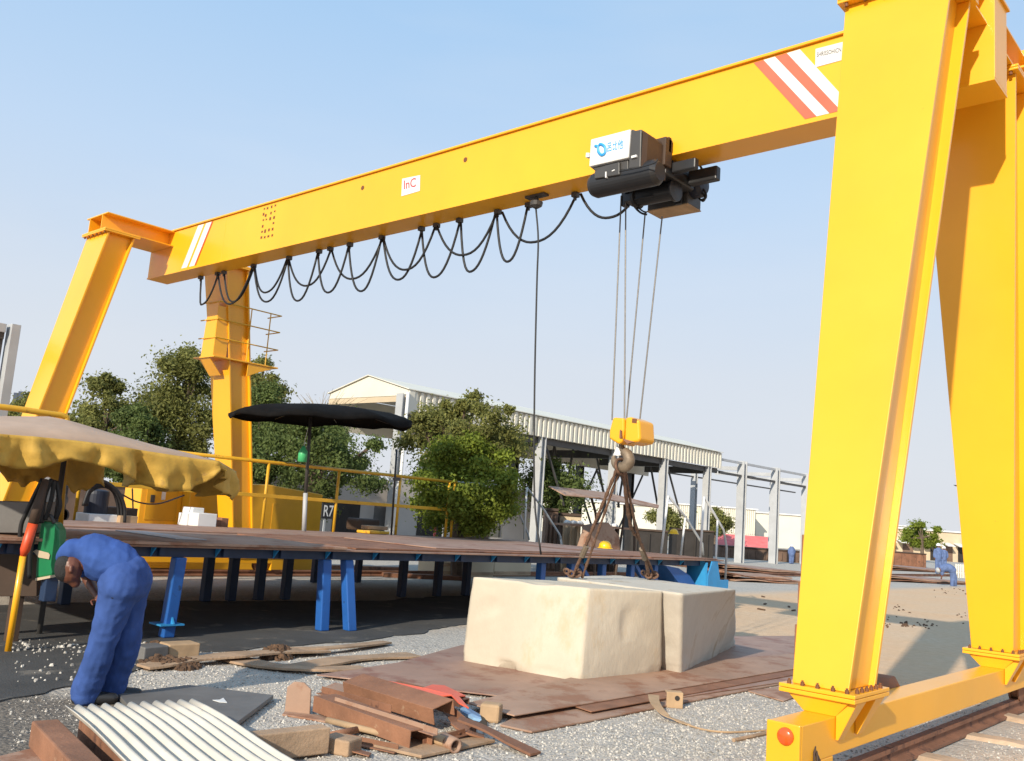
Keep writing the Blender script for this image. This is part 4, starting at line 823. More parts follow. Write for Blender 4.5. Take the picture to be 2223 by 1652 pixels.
# things by the umbrella
pbox('black_cylinder', 780, 1152, 826, 1128, -15.9, .5, M['brown'], 'dark brown roll of material on the deck behind the yellow rail', 'roll', .05)
mb = MB(); q = PX(790, 1153, -15.2); mb.box((q.x, q.y+.25, ZD+.035), (.4, .62, .06), Matrix.Rotation(.2, 3, 'Z')); tag(mb.build('yellow_tray', M['yrail'], bevel=.015), 'flat yellow tray lying on the deck behind the guard rail', 'tray')
mb = MB(); q = PX(812, 1148, -15.5); mb.box((q.x, q.y, ZD+.12), (.3, .5, .08), Matrix.Rotation(-.15, 3, 'Z')); tag(mb.build('wooden_tray', M['wood'], bevel=.012), 'brown tray lying on the yellow tray behind the guard rail', 'tray')
q = PX(1013, 1163, -15.8); mb = MB(); mb.lathe((q.x, q.y, ZD), [(.05, 0), (.13, .02), (.15, .15), (.11, .3), (.05, .36), (0, .37)], 16); tag(mb.build('yellow_sack', mat('yellow_sack', (.62, .5, .08), .7, bump=.3), smooth=True), 'small yellow sack on the deck under the bright green tree', 'sack')
pbox('cream_bin', 1062, 1166, 1092, 1136, -15.9, .4, M['tanwall'], 'cream square bin at the right end of the yellow guard rail', 'bin', .02)
pk = PX(948, 1098, -18.5); mb = MB(); random.seed(3)
for k in range(7): mb.lathe((pk.x+random.uniform(-.12, .12), pk.y+random.uniform(-.3, .3), pk.z+random.uniform(-.12, .12)), [(0, -.1), (.12, -.05), (.15, .02), (.08, .1), (0, .14)], 8, (random.uniform(-.5, .5), random.uniform(-.5, .5), 1))
mb.box((pk.x, pk.y, pk.z-.55), (.05, .05, 1.0)); tag(mb.build('pink_rag', M['pink'], smooth=True), 'bundle of pink rag tied to a stake beside the corner shed column', 'rag')
dk = PX(972, 1027, -17.5); rm = thing('round_mirror', 'round pale mirror on a thin pole beside the bright green tree', 'mirror', (dk.x, dk.y, 0)); mb = MB(); mb.disc(dk, (.75, -.65, 0), .17, .03, 24); mb.build('disc', M['white'], rm); mb = MB(); mb.tube([V(dk.x-.04, dk.y+.03, 0), dk+V(-.04, .03, 0)], .025, 8); mb.build('pole', M['grey'], rm)
# plant pots / low clutter at the right of the rail
# ------------------------------------------------------------------ black umbrella
uc = PX(660, 1150, -14.4); ut = PX(674, 905, -14.4)
umb = thing('umbrella', 'wide black parasol on a thin pole standing on the platform', 'umbrella', (uc.x, uc.y, ZD))
mb = MB(); mb.tube([V(uc.x, uc.y, ZD), PX(663, 1070, -14.4)], .042, 10); mb.build('lower_pole', M['grey'], umb, smooth=True)
mb = MB(); mb.tube([PX(663, 1070, -14.4), ut], .032, 10); mb.build('upper_pole', M['char'], umb, smooth=True)
ctr = PX(680, 893, -14.4); rad_ = (PX(866, 900, -14.4).y-PX(497, 912, -14.4).y)/2*.93
c_y = (PX(866, 900, -14.4).y+PX(497, 912, -14.4).y)/2
rings = []; n = 48
tiltY = .055
for j, (rr, zz) in enumerate(((.02, .30), (.25, .285), (.5, .24), (.75, .16), (.92, .06), (1.0, -.01), (1.003, -.06), (.997, -.095))):
    ring_ = []
    for k in range(n):
        a = 2*math.pi*k/n; sc_ = 1-.07*abs(math.sin(4*a))*rr; rx = rr*rad_*sc_
        z_ = zz*1.0 + (.03*math.cos(8*a) if rr > .7 else 0)*rr
        if j >= 6: z_ += .03*noise.noise(V(math.cos(a)*5, math.sin(a)*5, 1))-.12*max(0, math.sin(a))*max(0, math.cos(a-.4))
        y_ = rx*math.sin(a); x_ = rx*math.cos(a)*.9
        ring_.append(V(ctr.x+x_, c_y+y_, ctr.z+z_*.85+y_*tiltY-.10))
    rings.append(ring_)
mb = MB(); mb.loft(rings, cap=False); can = mb.build('canopy', M['blackcloth'], umb, smooth=True); s_ = can.modifiers.new('solid', 'SOLIDIFY'); s_.thickness = .012
mb = MB(); hubz = V(ut.x, ut.y, ut.z-.05)
for k in range(8):
    a = 2*math.pi*k/8; e_ = V(ctr.x+.93*rad_*.9*math.cos(a), c_y+.93*rad_*math.sin(a), ctr.z-.10+.93*rad_*math.sin(a)*tiltY)
    mb = MB(); mb.tube([V(ctr.x, c_y, ctr.z+.12), lerp(V(ctr.x, c_y, ctr.z+.12), e_, .5)+V(0, 0, .06), e_], .009, 5); mb.build('rib', M['char'], umb)
bp_ = PX(657, 988, -14.25); bo = thing('green_bottle', 'bright green bottle hanging on a string beside the parasol pole', 'bottle', tuple(bp_)); mb = MB(); mb.lathe(bp_-V(0, 0, .13), [(.03, 0), (.085, .01), (.085, .2), (.04, .26), (.03, .3), (0, .3)], 14); mb.build('bottle', M['lgreen'], bo, smooth=True); mb = MB(); mb.tube([bp_+V(0, 0, .16), PX(668, 930, -14.3)], .006, 5); mb.build('string', M['white'], bo)
ph = PX(857, 1037, -14.9); pe = PX(850, 1150, -14.9); cp = thing('floor_pole', 'slim black pole with a clamp beside the corner shed column', 'pole', (pe.x, pe.y, ZD)); mb = MB(); mb.tube([V(pe.x, pe.y, ZD), ph, PX(861, 975, -14.9)], .022, 8); mb.build('pole', M['black'], cp, smooth=True); mb = MB(); mb.box(PX(861, 1040, -14.9), (.08, .16, .07)); mb.build('clamp', M['char'], cp, bevel=.01)
# ------------------------------------------------------------------ tarpaulin canopy at left
XC = -9.0
def tp(x, y, X=XC): return PX(x, y, X)
eL, eR = tp(-260, 917), tp(474, 1001)
ze = (tp(0, 943).z+tp(380, 984).z)/2
tent = thing('tarpaulin_canopy', 'yellow tarpaulin sunshade with a faded flat top beside the worker', 'canopy', (XC-.6, 4.6, ze))
ny = 60; Ys = [eL.y+(eR.y-eL.y)*i/ny for i in range(ny+1)]
wdt = 2.6
def eave(i): # front eave height, following the photo's sag
    y = Ys[i]; return ze+.02*math.sin(y*2.1)-.015*max(0, (i-40)/20)
rings = []
topz = tp(120, 905, XC-1.0).z
for j in range(7):
    u = j/6; row = []
    for i, y in enumerate(Ys):
        cy_ = (y-tp(130, 905, XC-1.0).y)
        ridge = topz-ze
        prof = ridge*math.exp(-(cy_/1.25)**2)*math.sin(math.pi*min(1, u*1.0)*.5 if u <= .5 else math.pi*.5*min(1, 2-2*u)) if False else ridge*max(0, 1-abs(cy_)/2.2)*math.sin(math.pi*u)
        row.append(V(XC-wdt*u, y, eave(i)+prof+.006*noise.noise(V(y*3, u*4, 0))))
    rings.append(row)
mb = MB(); mb.loft(rings, cap=False, closed=False); o = mb.build('canopy_top', M['tarpt'], tent, smooth=True); s_ = o.modifiers.new('solid', 'SOLIDIFY'); s_.thickness = .008
FOLDS = []
for s_ in range(3):
    rf = random.Random(40+s_); FOLDS.append([(rf.choice((-1, 1))*rf.uniform(.08, .17), rf.random(), rf.uniform(-.07, .07), rf.uniform(.008, .022)) for _ in range(20)])
def valance(edge, drops, nrm, name='valance', seed=0):
    nr = 9; rows = []
    for j in range(nr+1):
        u = j/nr; row = []
        for i, p_ in enumerate(edge):
            d = drops[i]; t = i/(len(edge)-1)
            fold = noise.noise(V(t*11+seed, u*1.1, seed))*.11*u + sum(a_f*math.exp(-abs(t-(c_f+k_f*u))/w_f) for a_f, c_f, k_f, w_f in FOLDS[int(seed) % 3])*u**.7 + noise.noise(V(t*34+seed, u*4, seed+4))*.03*u**.6
            row.append(p_+nrm*(fold+.10*u*(1-u)) + V(0, 0, -d*u))
        rows.append(row)
    mb = MB(); mb.loft(rows, cap=False, closed=False); o = mb.build(name, M['tarp'], tent, smooth=True); s_ = o.modifiers.new('solid', 'SOLIDIFY'); s_.thickness = .006
fe = [V(XC+.005, y, eave(i)-.002) for i, y in enumerate(Ys)]
bot = [(-260, 985), (0, 1010), (40, 1022), (85, 1020), (150, 1000), (215, 1010), (265, 1030), (300, 1048), (345, 1062), (395, 1073), (425, 1062), (455, 1045), (474, 1020)]
bx = [tp(*b_).y for b_ in bot]; bz = [tp(*b_).z for b_ in bot]
dr_ = [(.95+.10*noise.noise(V(i*.35, 2, 2)))*max(.05, eave(i)-float(np.interp(y, bx, bz))) for i, y in enumerate(Ys)]
valance(fe, dr_, V(1, 0, 0), seed=1.3)
se = [V(XC-wdt*i/24, Ys[-1]+.004, eave(ny)+.0) for i in range(25)]
cA_ = V(XC, Ys[-1]+.004, eave(ny)); cB_ = PX(513, 1024, XC-.75); cB_.z = min(cB_.z, cA_.z-.04); cC_ = V(XC-wdt, Ys[-1]+.2, eave(ny))
se = [lerp(cA_, cB_, i/12) for i in range(13)]+[lerp(cB_, cC_, i/14) for i in range(1, 15)]
valance(se, [.10+.22*min(1, i/8)+.03*math.sin(i*1.3) for i in range(27)], V(.3, 1, 0), seed=5.2)
mb = MB(); mb.loft([[lerp(cA_, cC_, i/8) for i in range(9)], [lerp(lerp(cA_, cC_, i/8), lerp(lerp(cA_, cB_, min(1, i/3)), cC_, max(0, (i-3)/5)), 1)+V(0, 0, .002) for i in range(9)]], cap=False, closed=False); o = mb.build('canopy_corner', M['tarpt'], tent, smooth=True); o.modifiers.new('solid', 'SOLIDIFY').thickness = .008
be = [V(XC-wdt-.005, y, eave(i)) for i, y in enumerate(Ys)]; valance(be, [.40+.06*math.sin(i*.5)+.03*math.sin(i*1.7) for i in range(ny+1)], V(-1, 0, 0), seed=9.1)
mb = MB(); mb.tube([V(XC-wdt*.5, 4.3, 0.012), V(XC-wdt*.5, 4.3, ze+.2)], .03, 8); mb.build('centre_pole', M['char'], tent, smooth=True)
for i in (10, 45):
    mb = MB(); mb.tube([V(XC-.02, Ys[i], eave(i)-.02), V(XC-wdt+.02, Ys[i], eave(i)-.02)], .015, 6); mb.build('cross_bar', M['char'], tent)
# leaning striped prop
prop = thing('leaning_prop', 'leaning pole painted brown, red and yellow propped under the tarpaulin', 'pole', tuple(G(18, 1416)))
k0 = fw.dot(G(18, 1416)-CAM)
P = [DK(17, 1414, k0), DK(50, 1207, k0+.05), DK(72, 1136, k0+.1), DK(84, 1092, k0+.14), DK(100, 1040, k0+.2)]
mb = MB(); mb.tube([P[0], P[1]], .030, 10); mb.build('yellow_section', M['yel'], prop, smooth=True)
mb = MB(); mb.tube([P[1], lerp(P[1], P[2], .2), P[2]], [.026, .046, .046], 10); mb.build('red_section', M['redo'], prop, smooth=True)
mb = MB(); mb.tube([P[2], P[3], P[4]], [.047, .045, .03], 10); mb.build('brown_section', M['brown'], prop, smooth=True)
# green container and hoses
gk = k0+.35
gc = thing('green_container', 'dark green plastic container standing behind the stooping worker', 'container', tuple(DK(100, 1255, gk)))
pts = [(76, 1256), (127, 1247), (131, 1215), (128, 1150), (118, 1134), (88, 1130), (80, 1190)]
ex_ = V(.3, .95, 0).normalized()*.16
mb = MB(); mb.prism([DK(*p, gk) for p in pts], V(-.16, .14, .0)); mb.build('body', M['green'], gc, bevel=.02)
mb = MB(); mb.prism([DK(*p, gk-.012) for p in ((72, 1197), (78, 1193), (105, 1200), (108, 1204), (106, 1214), (84, 1210))], V(-.004, .004, 0)); mb.build('label', M['tanwall'], gc)
mb = MB(); mb.prism([DK(*p, gk-.01) for p in ((76, 1261), (127, 1251), (127, 1246), (76, 1255))], V(-.16, .14, 0)); mb.build('base_rim', M['tanwall'], gc)
mb = MB(); mb.tube(smooth_path([DK(*p, gk) for p in ((92, 1134), (96, 1122), (110, 1120), (118, 1136))], 5), .018, 8); mb.build('handle', M['char'], gc, smooth=True)
mb = MB(); mb.box(DK(100, 1272, gk)+V(-.05, .05, 0), (.12, .12, .30)); mb.build('stand', M['bluedk'], gc, bevel=.01)
ho = thing('hose_bundle', 'bundle of black hoses hanging behind the leaning prop', 'hose', tuple(DK(80, 1150, gk)))
for j, pts in enumerate(([(100, 1042), (86, 1070), (80, 1110), (74, 1160), (66, 1200), (64, 1255)], [(112, 1040), (98, 1075), (92, 1110), (88, 1135)], [(118, 1042), (112, 1080), (104, 1110), (98, 1128)], [(92, 1040), (70, 1085), (56, 1115), (46, 1140), (42, 1180)], [(122, 1044), (128, 1075), (130, 1100), (122, 1125)])):
    mb = MB(); mb.tube(smooth_path([DK(*p, gk-.06+.02*j) for p in pts], 6), .022, 8); mb.build('hose', M['rubber'], ho, smooth=True)
# cabinet at the very left
ck = k0+.5
kt = thing('steel_cabinet', 'brown steel cabinet with a grey top panel at the left edge', 'cabinet', tuple(DK(30, 1300, ck)))
q0, q1, q2, q3 = DK(-90, 1155, ck), DK(78, 1158, ck), DK(90, 1090, ck), DK(-90, 1086, ck)
back = V(-.5, .35, 0)
mb = MB(); mb.prism([q0, q1, q2, q3], back); mb.build('top_panel', M['greyd'], kt, bevel=.008, label='grey top panel')
q4, q5 = DK(-90, 1296, ck), DK(76, 1296, ck); mb = MB(); mb.prism([q4+back*.1, q5+back*.1, q1-V(0, 0, .005)+back*.1, q0-V(0, 0, .005)+back*.1], back*.8); mb.build('body', M['brown'], kt, bevel=.006)
for px in (-80, 30):
    a = DK(px, 1296, ck)+back*.2; mb = MB(); mb.box2((a.x-.05, a.y-.05, .012), (a.x+.05, a.y+.05, a.z)); mb.build('leg', M['brown'], kt)
# thick yellow rail by the leg
yr = thing('yellow_pipe_rail', 'thick yellow pipe rail ending with a bend above the tarpaulin', 'railing', tuple(PX(60, 1000, -11.0)))
P = smooth_path([PX(*p, -11.0) for p in ((-200, 866), (0, 883), (100, 897), (138, 903), (145, 915), (143, 960), (130, 1140))], 6)
mb = MB(); mb.tube(P, .035, 10); mb.build('pipe', M['yrail'], yr, smooth=True)
mb = MB(); a = PX(-150, 868, -11.0); mb.tube([V(a.x, a.y, ZD), a], .033, 10); mb.build('post', M['yrail'], yr, smooth=True)
# ------------------------------------------------------------------ people
def capsule(mb, pts, rs, n=14, cap=4):
    pts = [Vector(p) for p in pts]; t0_ = (pts[0]-pts[1]).normalized(); t1_ = (pts[-1]-pts[-2]).normalized()
    P = []; Rr = []
    for k in range(cap): a = math.pi/2*(1-k/cap); P.append(pts[0]+t0_*rs[0]*math.sin(a)); Rr.append(max(.002, rs[0]*math.cos(a)))
    P += pts; Rr += list(rs)
    for k in range(1, cap+1): a = math.pi/2*k/cap; P.append(pts[-1]+t1_*rs[-1]*math.sin(a)); Rr.append(max(.002, rs[-1]*math.cos(a)))
    mb.tube(P, Rr, n)
def blob(name, limbs, mt, parent=None, voxel=.012, smooth=4, wrinkle=0, org=None, label=None):
    mb = MB()
    for pts, rs in limbs:
        if len(pts) == 1: r_ = rs[0]; capsule(mb, [Vector(pts[0])-V(0, 0, .001), Vector(pts[0])+V(0, 0, .001)], [r_, r_])
        else:
            sp_ = smooth_path(pts, 4); xi = [i*4 for i in range(len(pts))]; rr = [float(np.interp(i, xi, rs)) for i in range(len(sp_))]; capsule(mb, sp_, rr)
    o = mb.build(name, mt, parent, org=org)
    r = o.modifiers.new('remesh', 'REMESH'); r.mode = 'VOXEL'; r.voxel_size = voxel; r.use_smooth_shade = True
    if smooth: s = o.modifiers.new('smooth', 'SMOOTH'); s.iterations = smooth; s.factor = .5
    bpy.context.view_layer.update()
    me = bpy.data.meshes.new_from_object(o.evaluated_get(bpy.context.evaluated_depsgraph_get())); o.modifiers.clear(); old = o.data; o.data = me; bpy.data.meshes.remove(old)
    me.materials.clear(); me.materials.append(mt)
    if wrinkle:
        nn = [v.normal.copy() for v in me.vertices]
        for v, n_ in zip(me.vertices, nn):
            p = v.co; w = noise.noise(V(p.x*8, p.y*8, p.z*3.4))*.55+(.5-abs(noise.noise(V(p.x*11+p.z*5, p.y*11-p.z*4, p.z*6)))*2)*.35+noise.noise(V(p.x*24, p.y*24, p.z*14))*.2; v.co = p + n_*w*wrinkle
    for p in me.polygons: p.use_smooth = True
    if label: o['label'] = label
    return o
# the stooping worker, laid out in a plane facing the viewpoint
PF = G(212, 1523); kp = fw.dot(PF-CAM)
def wp(x, y, dk=0.0): return DK(x, y, kp+dk)
hipR, hipL = wp(262, 1268, -.09), wp(285, 1262, .10)
kneeR, kneeL = wp(222, 1400, -.13), wp(274, 1398, .08)
ankR, ankL = wp(186, 1508, -.10), wp(240, 1503, .12)
pelvis = wp(272, 1247); waist = wp(248, 1222); chest = wp(200, 1203); shR, shL = wp(160, 1197, -.06), wp(162, 1196, .16); neck = wp(166, 1208, -.01)
head = wp(154, 1234, -.10)
elbR, elbL = wp(192, 1258, .20), wp(206, 1262, .26); hanR, hanL = wp(217, 1300, .04), wp(236, 1312, .14)
shl2 = wp(175, 1205, .17)
def fingers(h, d, side, r=.009):
    d = d.normalized(); s = Vector(side).normalized(); out = [([h-d*.03, h+d*.045], [.030, .036])]
    for k, ln in enumerate((.068, .078, .072, .055)):
        b_ = h+d*.06+s*(.030-.020*k); n_ = d.cross(s); out.append(([b_, b_+d*ln*.55+n_*.008, b_+d*ln*.95+n_*.025], [r, r*.92, r*.75]))
    b_ = h+d*.01+s*.034; out.append(([b_, b_+(d*.5+s*.8).normalized()*.035, b_+(d*.8+s*.5).normalized()*.066], [r*1.15, r*1.0, r*.8]))
    return out
limbs = [([pelvis, waist, chest, neck], [.15, .14, .15, .07]), ([neck, head], [.055, .06]), ([head+V(0, 0, .02), head-V(0, 0, .03)], [.088, .080]),
         ([shR, shL], [.07, .07]), ([shl2, elbR, hanR], [.055, .043, .030]), ([shL, elbL, hanL], [.05, .042, .028]),
         ([hipR, kneeR, ankR], [.09, .062, .045]), ([hipL, kneeL, ankL], [.09, .062, .045]), ([hipR, hipL, pelvis], [.12, .12, .13])]
vdir = (head-CAM).normalized(); side = V(0, 0, 1).cross(vdir).normalized()   # side: towards the right of the view
left = -side
faced = (left*.55+V(0, 0, -.65)).normalized()
# face: nose, brow, ears, jaw
limbs += [([head+faced*.080-V(0, 0, .0), head+faced*.105-V(0, 0, .012)], [.018, .014]), ([head+faced*.05-V(0, 0, .05), head+faced*.065-V(0, 0, .055)], [.045, .035]), ([head-vdir*.085+V(0, 0, .01), head-vdir*.092-V(0, 0, .02)], [.016, .014]), ([head+vdir*.085, head+vdir*.092-V(0, 0, .02)], [.016, .014])]
limbs += fingers(hanR, (hanR-elbR), side) + fingers(hanL, (hanL-elbL), side)
per = blob('person', limbs, M['skin'], voxel=.006, smooth=2, org=tuple(V(PF.x, PF.y, 0)))
tag(per, 'person in blue coveralls bending over double with head down, in front of the platform', 'person')
tr_l = [([hipR+V(0, 0, .03), lerp(hipR, kneeR, .5), kneeR, lerp(kneeR, ankR, .55), ankR+V(0, 0, .05), ankR+V(0, 0, .015)], [.145, .118, .103, .104, .113, .108]), ([hipL+V(0, 0, .03), lerp(hipL, kneeL, .5), kneeL, lerp(kneeL, ankL, .55), ankL+V(0, 0, .02), ankL-V(0, 0, .04)], [.145, .115, .100, .098, .102, .098]), ([hipR, hipL], [.16, .16]), ([pelvis, lerp(pelvis, waist, .6)], [.170, .155])]
trs = blob('trousers', tr_l, M['cloth'], per, .010, 4, .017)
sh_l = [([lerp(pelvis, waist, .35), waist, lerp(waist, chest, .5), chest, lerp(chest, neck, .8)], [.162, .162, .165, .165, .105]), ([shR, shL], [.088, .088]), ([lerp(chest, shR, .2), shR, wp(142, 1203, -.08), wp(131, 1216, -.02)], [.12, .085, .062, .040]), ([shl2, lerp(shl2, elbR, .6)], [.08, .062]), ([shL, lerp(shL, elbL, .55)], [.08, .064]), ([waist-V(0, 0, .05), lerp(waist, chest, .7)-V(0, 0, .06)], [.115, .105])]
blob('shirt', sh_l, M['cloth2'], per, .010, 4, .017)
blob('hair', [([head+V(0, 0, .02)+side*.028-faced*.012, head-V(0, 0, .03)+side*.03-faced*.005], [.078, .074]), ([head+side*.035+vdir*.02], [.080])], M['hair'], per, .008, 2)
for a_, dd in ((ankR, -.03), (ankL, .03)):
    d_ = (left*.96-vdir*.12); d_.z = 0; d_.normalize(); b_ = V(a_.x, a_.y, .045)
    blob('shoe', [([b_-d_*.05, b_+d_*.08, b_+d_*.19], [.05, .050, .040]), ([b_, a_+V(0, 0, .02)], [.052, .05])], M['black'], per, .009, 2)
mb = MB(); q = lerp(hipR, kneeR, .22)-vdir*.139; mb.box(q+side*(.01), (.07, .004, .006), Matrix((side, vdir, V(0, 0, 1))).transposed()); mb.build('pocket_slit', M['navy'], per)
# far workers
def worker(x, yfoot, ytop, label, helmet_m, X=None, bend=False, mt=None):
    p = G(x, yfoot); k = fw.dot(p-CAM); hgt = (yfoot-ytop)*k/F; s = hgt/1.75 if not bend else .78; mt = mt or M['clothf']
    rt_ = V(rt.x, rt.y, 0).normalized(); b = V(p.x, p.y, 0)
    if not bend:
        J = lambda u, z, d=0: b+rt_*u*s+V(0, 0, z*s)+V(fw.x, fw.y, 0)*d*s
        body = [([J(-.1, .05), J(-.1, .48), J(-.08, .9)], [.05, .065, .09]), ([J(.12, .05, .1), J(.11, .48), J(.08, .9)], [.05, .065, .09]), ([J(0, .9), J(0, 1.2), J(0, 1.42)], [.15, .15, .14]), ([J(0, 1.45), J(0, 1.62)], [.055, .085]), ([J(-.2, 1.4), J(-.26, 1.12), J(-.22, .88)], [.055, .045, .04]), ([J(.2, 1.4), J(.27, 1.14), J(.2, .92)], [.055, .045, .04])]
        o = blob('person', body, M['skin'], voxel=.03, smooth=2, org=tuple(b)); tag(o, label, 'person', None)
        cl = [([J(-.1, .1), J(-.1, .5), J(-.08, .9)], [.08, .09, .12]), ([J(.12, .1, .1), J(.11, .5), J(.08, .9)], [.08, .09, .12]), ([J(0, .9), J(0, 1.2), J(0, 1.42)], [.18, .185, .16]), ([J(-.2, 1.4), J(-.26, 1.12), J(-.235, .98)], [.075, .065, .06]), ([J(.2, 1.4), J(.27, 1.14), J(.225, 1.0)], [.075, .065, .06])]
        blob('coveralls', cl, mt, o, .03, 2); h = J(0, 1.66); mb = MB(); mb.lathe(h, [(.16*s, -.01), (.13*s, .0), (.12*s, .08*s), (.07*s, .14*s), (0, .16*s)], 14); mb.build('helmet', helmet_m, o, smooth=True)
    else:
        J = lambda u, z, d=0: b+rt_*u*s+V(0, 0, z*s)+V(fw.x, fw.y, 0)*d*s
        body = [([J(.1, .05), J(.12, .45), J(.1, .85)], [.05, .065, .09]), ([J(.3, .05, .1), J(.25, .45), J(.12, .85)], [.05, .065, .09]), ([J(.1, .88), J(-.15, 1.0), J(-.42, .92)], [.14, .15, .13]), ([J(-.45, .92), J(-.6, .85)], [.06, .09]), ([J(-.4, .9), J(-.45, .6), J(-.5, .35)], [.05, .045, .035])]
        o = blob('person', body, M['skin'], voxel=.03, smooth=2, org=tuple(b)); tag(o, label, 'person')
        blob('coveralls', [([p2 for p2 in l[0]], [r_+.03 for r_ in l[1]]) for l in body[:3]]+[([J(-.4, .9), J(-.45, .6)], [.075, .065])], mt, o, .03, 2)
        mb = MB(); mb.lathe(J(-.64, .82), [(.13, 0), (.12, .06), (.07, .12), (0, .13)], 12, (-.8*rt_.x, -.8*rt_.y, -.3)); mb.build('helmet', helmet_m, o, smooth=True)
worker(2036, 1246, 1182, 'person in blue coveralls and white helmet standing in front of the far tan building', M['white'])
worker(2048, 1240, 1188, 'person in dark blue standing half behind the white-helmeted worker', M['white'], mt=M['navy'] if False else M['clothf'])
worker(2062, 1272, 1215, 'person in faded blue bending down right of the standing workers', M['grey'], bend=True)
worker(1717, 1224, 1184, 'person in blue by the open shed frame, left of the nearest crane leg', M['white'])
# ------------------------------------------------------------------ open shed
XS, XW = -24.0, -28.5
Y0s, Y1s = 21.42, 43.7
ZE0, ZE1, ZRG = 4.89, 5.74, 6.34
shed = thing('open_shed', 'long open-sided shed with cream corrugated cladding and grey columns', 'shed', ((XS+XW)/2, 32, 0))
def corr(X, y0, y1, z0, z1, pitch, amp, sgn=1):
    pts = []; y = y0
    while y < y1-1e-6:
        for dy, dx in ((0, 0), (.42, 0), (.5, -amp), (.92, -amp)): pts.append((X+sgn*dx, y+dy*pitch))
        y += pitch
    return [[V(x, yy, z0) for x, yy in pts], [V(x, yy, z1) for x, yy in pts]]
mb = MB(); mb.loft(corr(XS, Y0s+.28, Y1s, ZE0, ZE1-.06, .30, .075), cap=False, closed=False); o = mb.build('side_cladding', M['cream'], shed); o.modifiers.new('solid', 'SOLIDIFY').thickness = .02
mb = MB(); mb.box2((XS-.06, Y0s, ZE0), (XS+.03, Y0s+.28, ZE1)); mb.build('corner_trim', M['cream'], shed, bevel=.03)
mb = MB(); mb.box2((XW-.02, Y0s+.03, 4.35), (XW+.02, Y1s, ZE1-.06)); mb.build('rear_cladding', M['cream'], shed)
XM = (XS+XW)/2
for y, nm in ((Y0s, 1), (Y1s, 0)):
    mb = MB(); mb.prism([V(XW, y, 5.52), V(XS-.062, y, 5.52), V(XS-.062, y, ZE1-.03), V(XM, y, ZRG-.04), V(XW, y, ZE1-.03)], (0, .05, 0)); mb.build('gable', M['cream'], shed)
    mb = MB(); mb.prism([V(XW, y-.02, 5.30), V(XS-.062, y-.02, 5.30), V(XS-.062, y-.02, 5.50), V(XW, y-.02, 5.50)], (0, .08, 0)); mb.build('gable_beam', M['tanwall'], shed)
mb = MB(); mb.hexa([V(XM, Y0s-.08, ZRG-.03), V(XS+.06, Y0s-.08, ZE1-.03), V(XS+.06, Y1s+.1, ZE1-.03), V(XM, Y1s+.1, ZRG-.03), V(XM, Y0s-.08, ZRG), V(XS+.06, Y0s-.08, ZE1), V(XS+.06, Y1s+.1, ZE1), V(XM, Y1s+.1, ZRG)])
mb.hexa([V(XW-.06, Y0s-.08, ZE1-.03), V(XM-.002, Y0s-.08, ZRG-.03), V(XM-.002, Y1s+.1, ZRG-.03), V(XW-.06, Y1s+.1, ZE1-.03), V(XW-.06, Y0s-.08, ZE1), V(XM-.002, Y0s-.08, ZRG), V(XM-.002, Y1s+.1, ZRG), V(XW-.06, Y1s+.1, ZE1)]); mb.build('roof', M['cream'], shed)
def column(x, y, z, w=.34, d=.3, mt=M['grey']):
    mb = MB(); mb.box2((x-w/2, y-d/2, 0), (x+w/2, y-d/2+.03, z)); mb.box2((x-w/2, y+d/2-.03, 0), (x+w/2, y+d/2, z)); mb.box2((x-.02, y-d/2+.031, 0), (x+.02, y+d/2-.031, z)); return mb
for y in (21.3, 29.0, 34.2, 38.4, 42.6):
    column(XS-.18, y, ZE0-.003 if y > 22 else 5.55).build('column', M['grey'], shed)
for y in (22.0, 27, 32, 37, 41.5): column(XW+.3, y, 4.34).build('column', M['char'], shed)
mb = MB(); P = [V(XS+.08, 21.3, 5.6), V(XS+.08, 21.3, 2.6), V(XS+.03, 21.2, 2.2), V(XS+.03, 21.2, .2)]; mb.tube(P, .06, 8); mb.build('downpipe', M['white'], shed, smooth=True)
def cross(x, ya, yb_, za, zb):
    mb = MB(); mb.tube([V(x, ya, za), V(x, yb_, zb)], .055, 6); mb.build('brace', M['char'], shed)
for ya, yb_ in ((29.2, 31.7), (31.7, 34.2), (34.4, 36.4), (36.4, 38.4), (38.4, 40.5), (40.5, 42.6)):
    cross(XW+.3, ya, yb_, 4.3, 1.2); cross(XW+.35, yb_, ya, 4.3, 1.2)
for yb_ in (30.2, 35.5, 39.6): cross(XS-.2, yb_-1.0, yb_+.6, 4.8, 2.2)
for yb_ in (31.6, 33.0, 36.2, 37.3, 40.9): cross(XM, yb_-.7, yb_+.5, 5.2, 2.4); cross(XM, yb_+.9, yb_+.4, 5.2, 2.4)
for y in (29.0, 34.2, 38.4, 42.6): mb = MB(); mb.box2((XW+.5, y-.08, 4.5), (XS-.38, y+.08, 4.85)); mb.build('tie_beam', M['char'], shed)
mb = MB(); mb.box2((XS-.32, Y0s+.2, 4.62), (XS-.22, Y1s, 4.88)); mb.build('eave_beam', M['char'], shed)
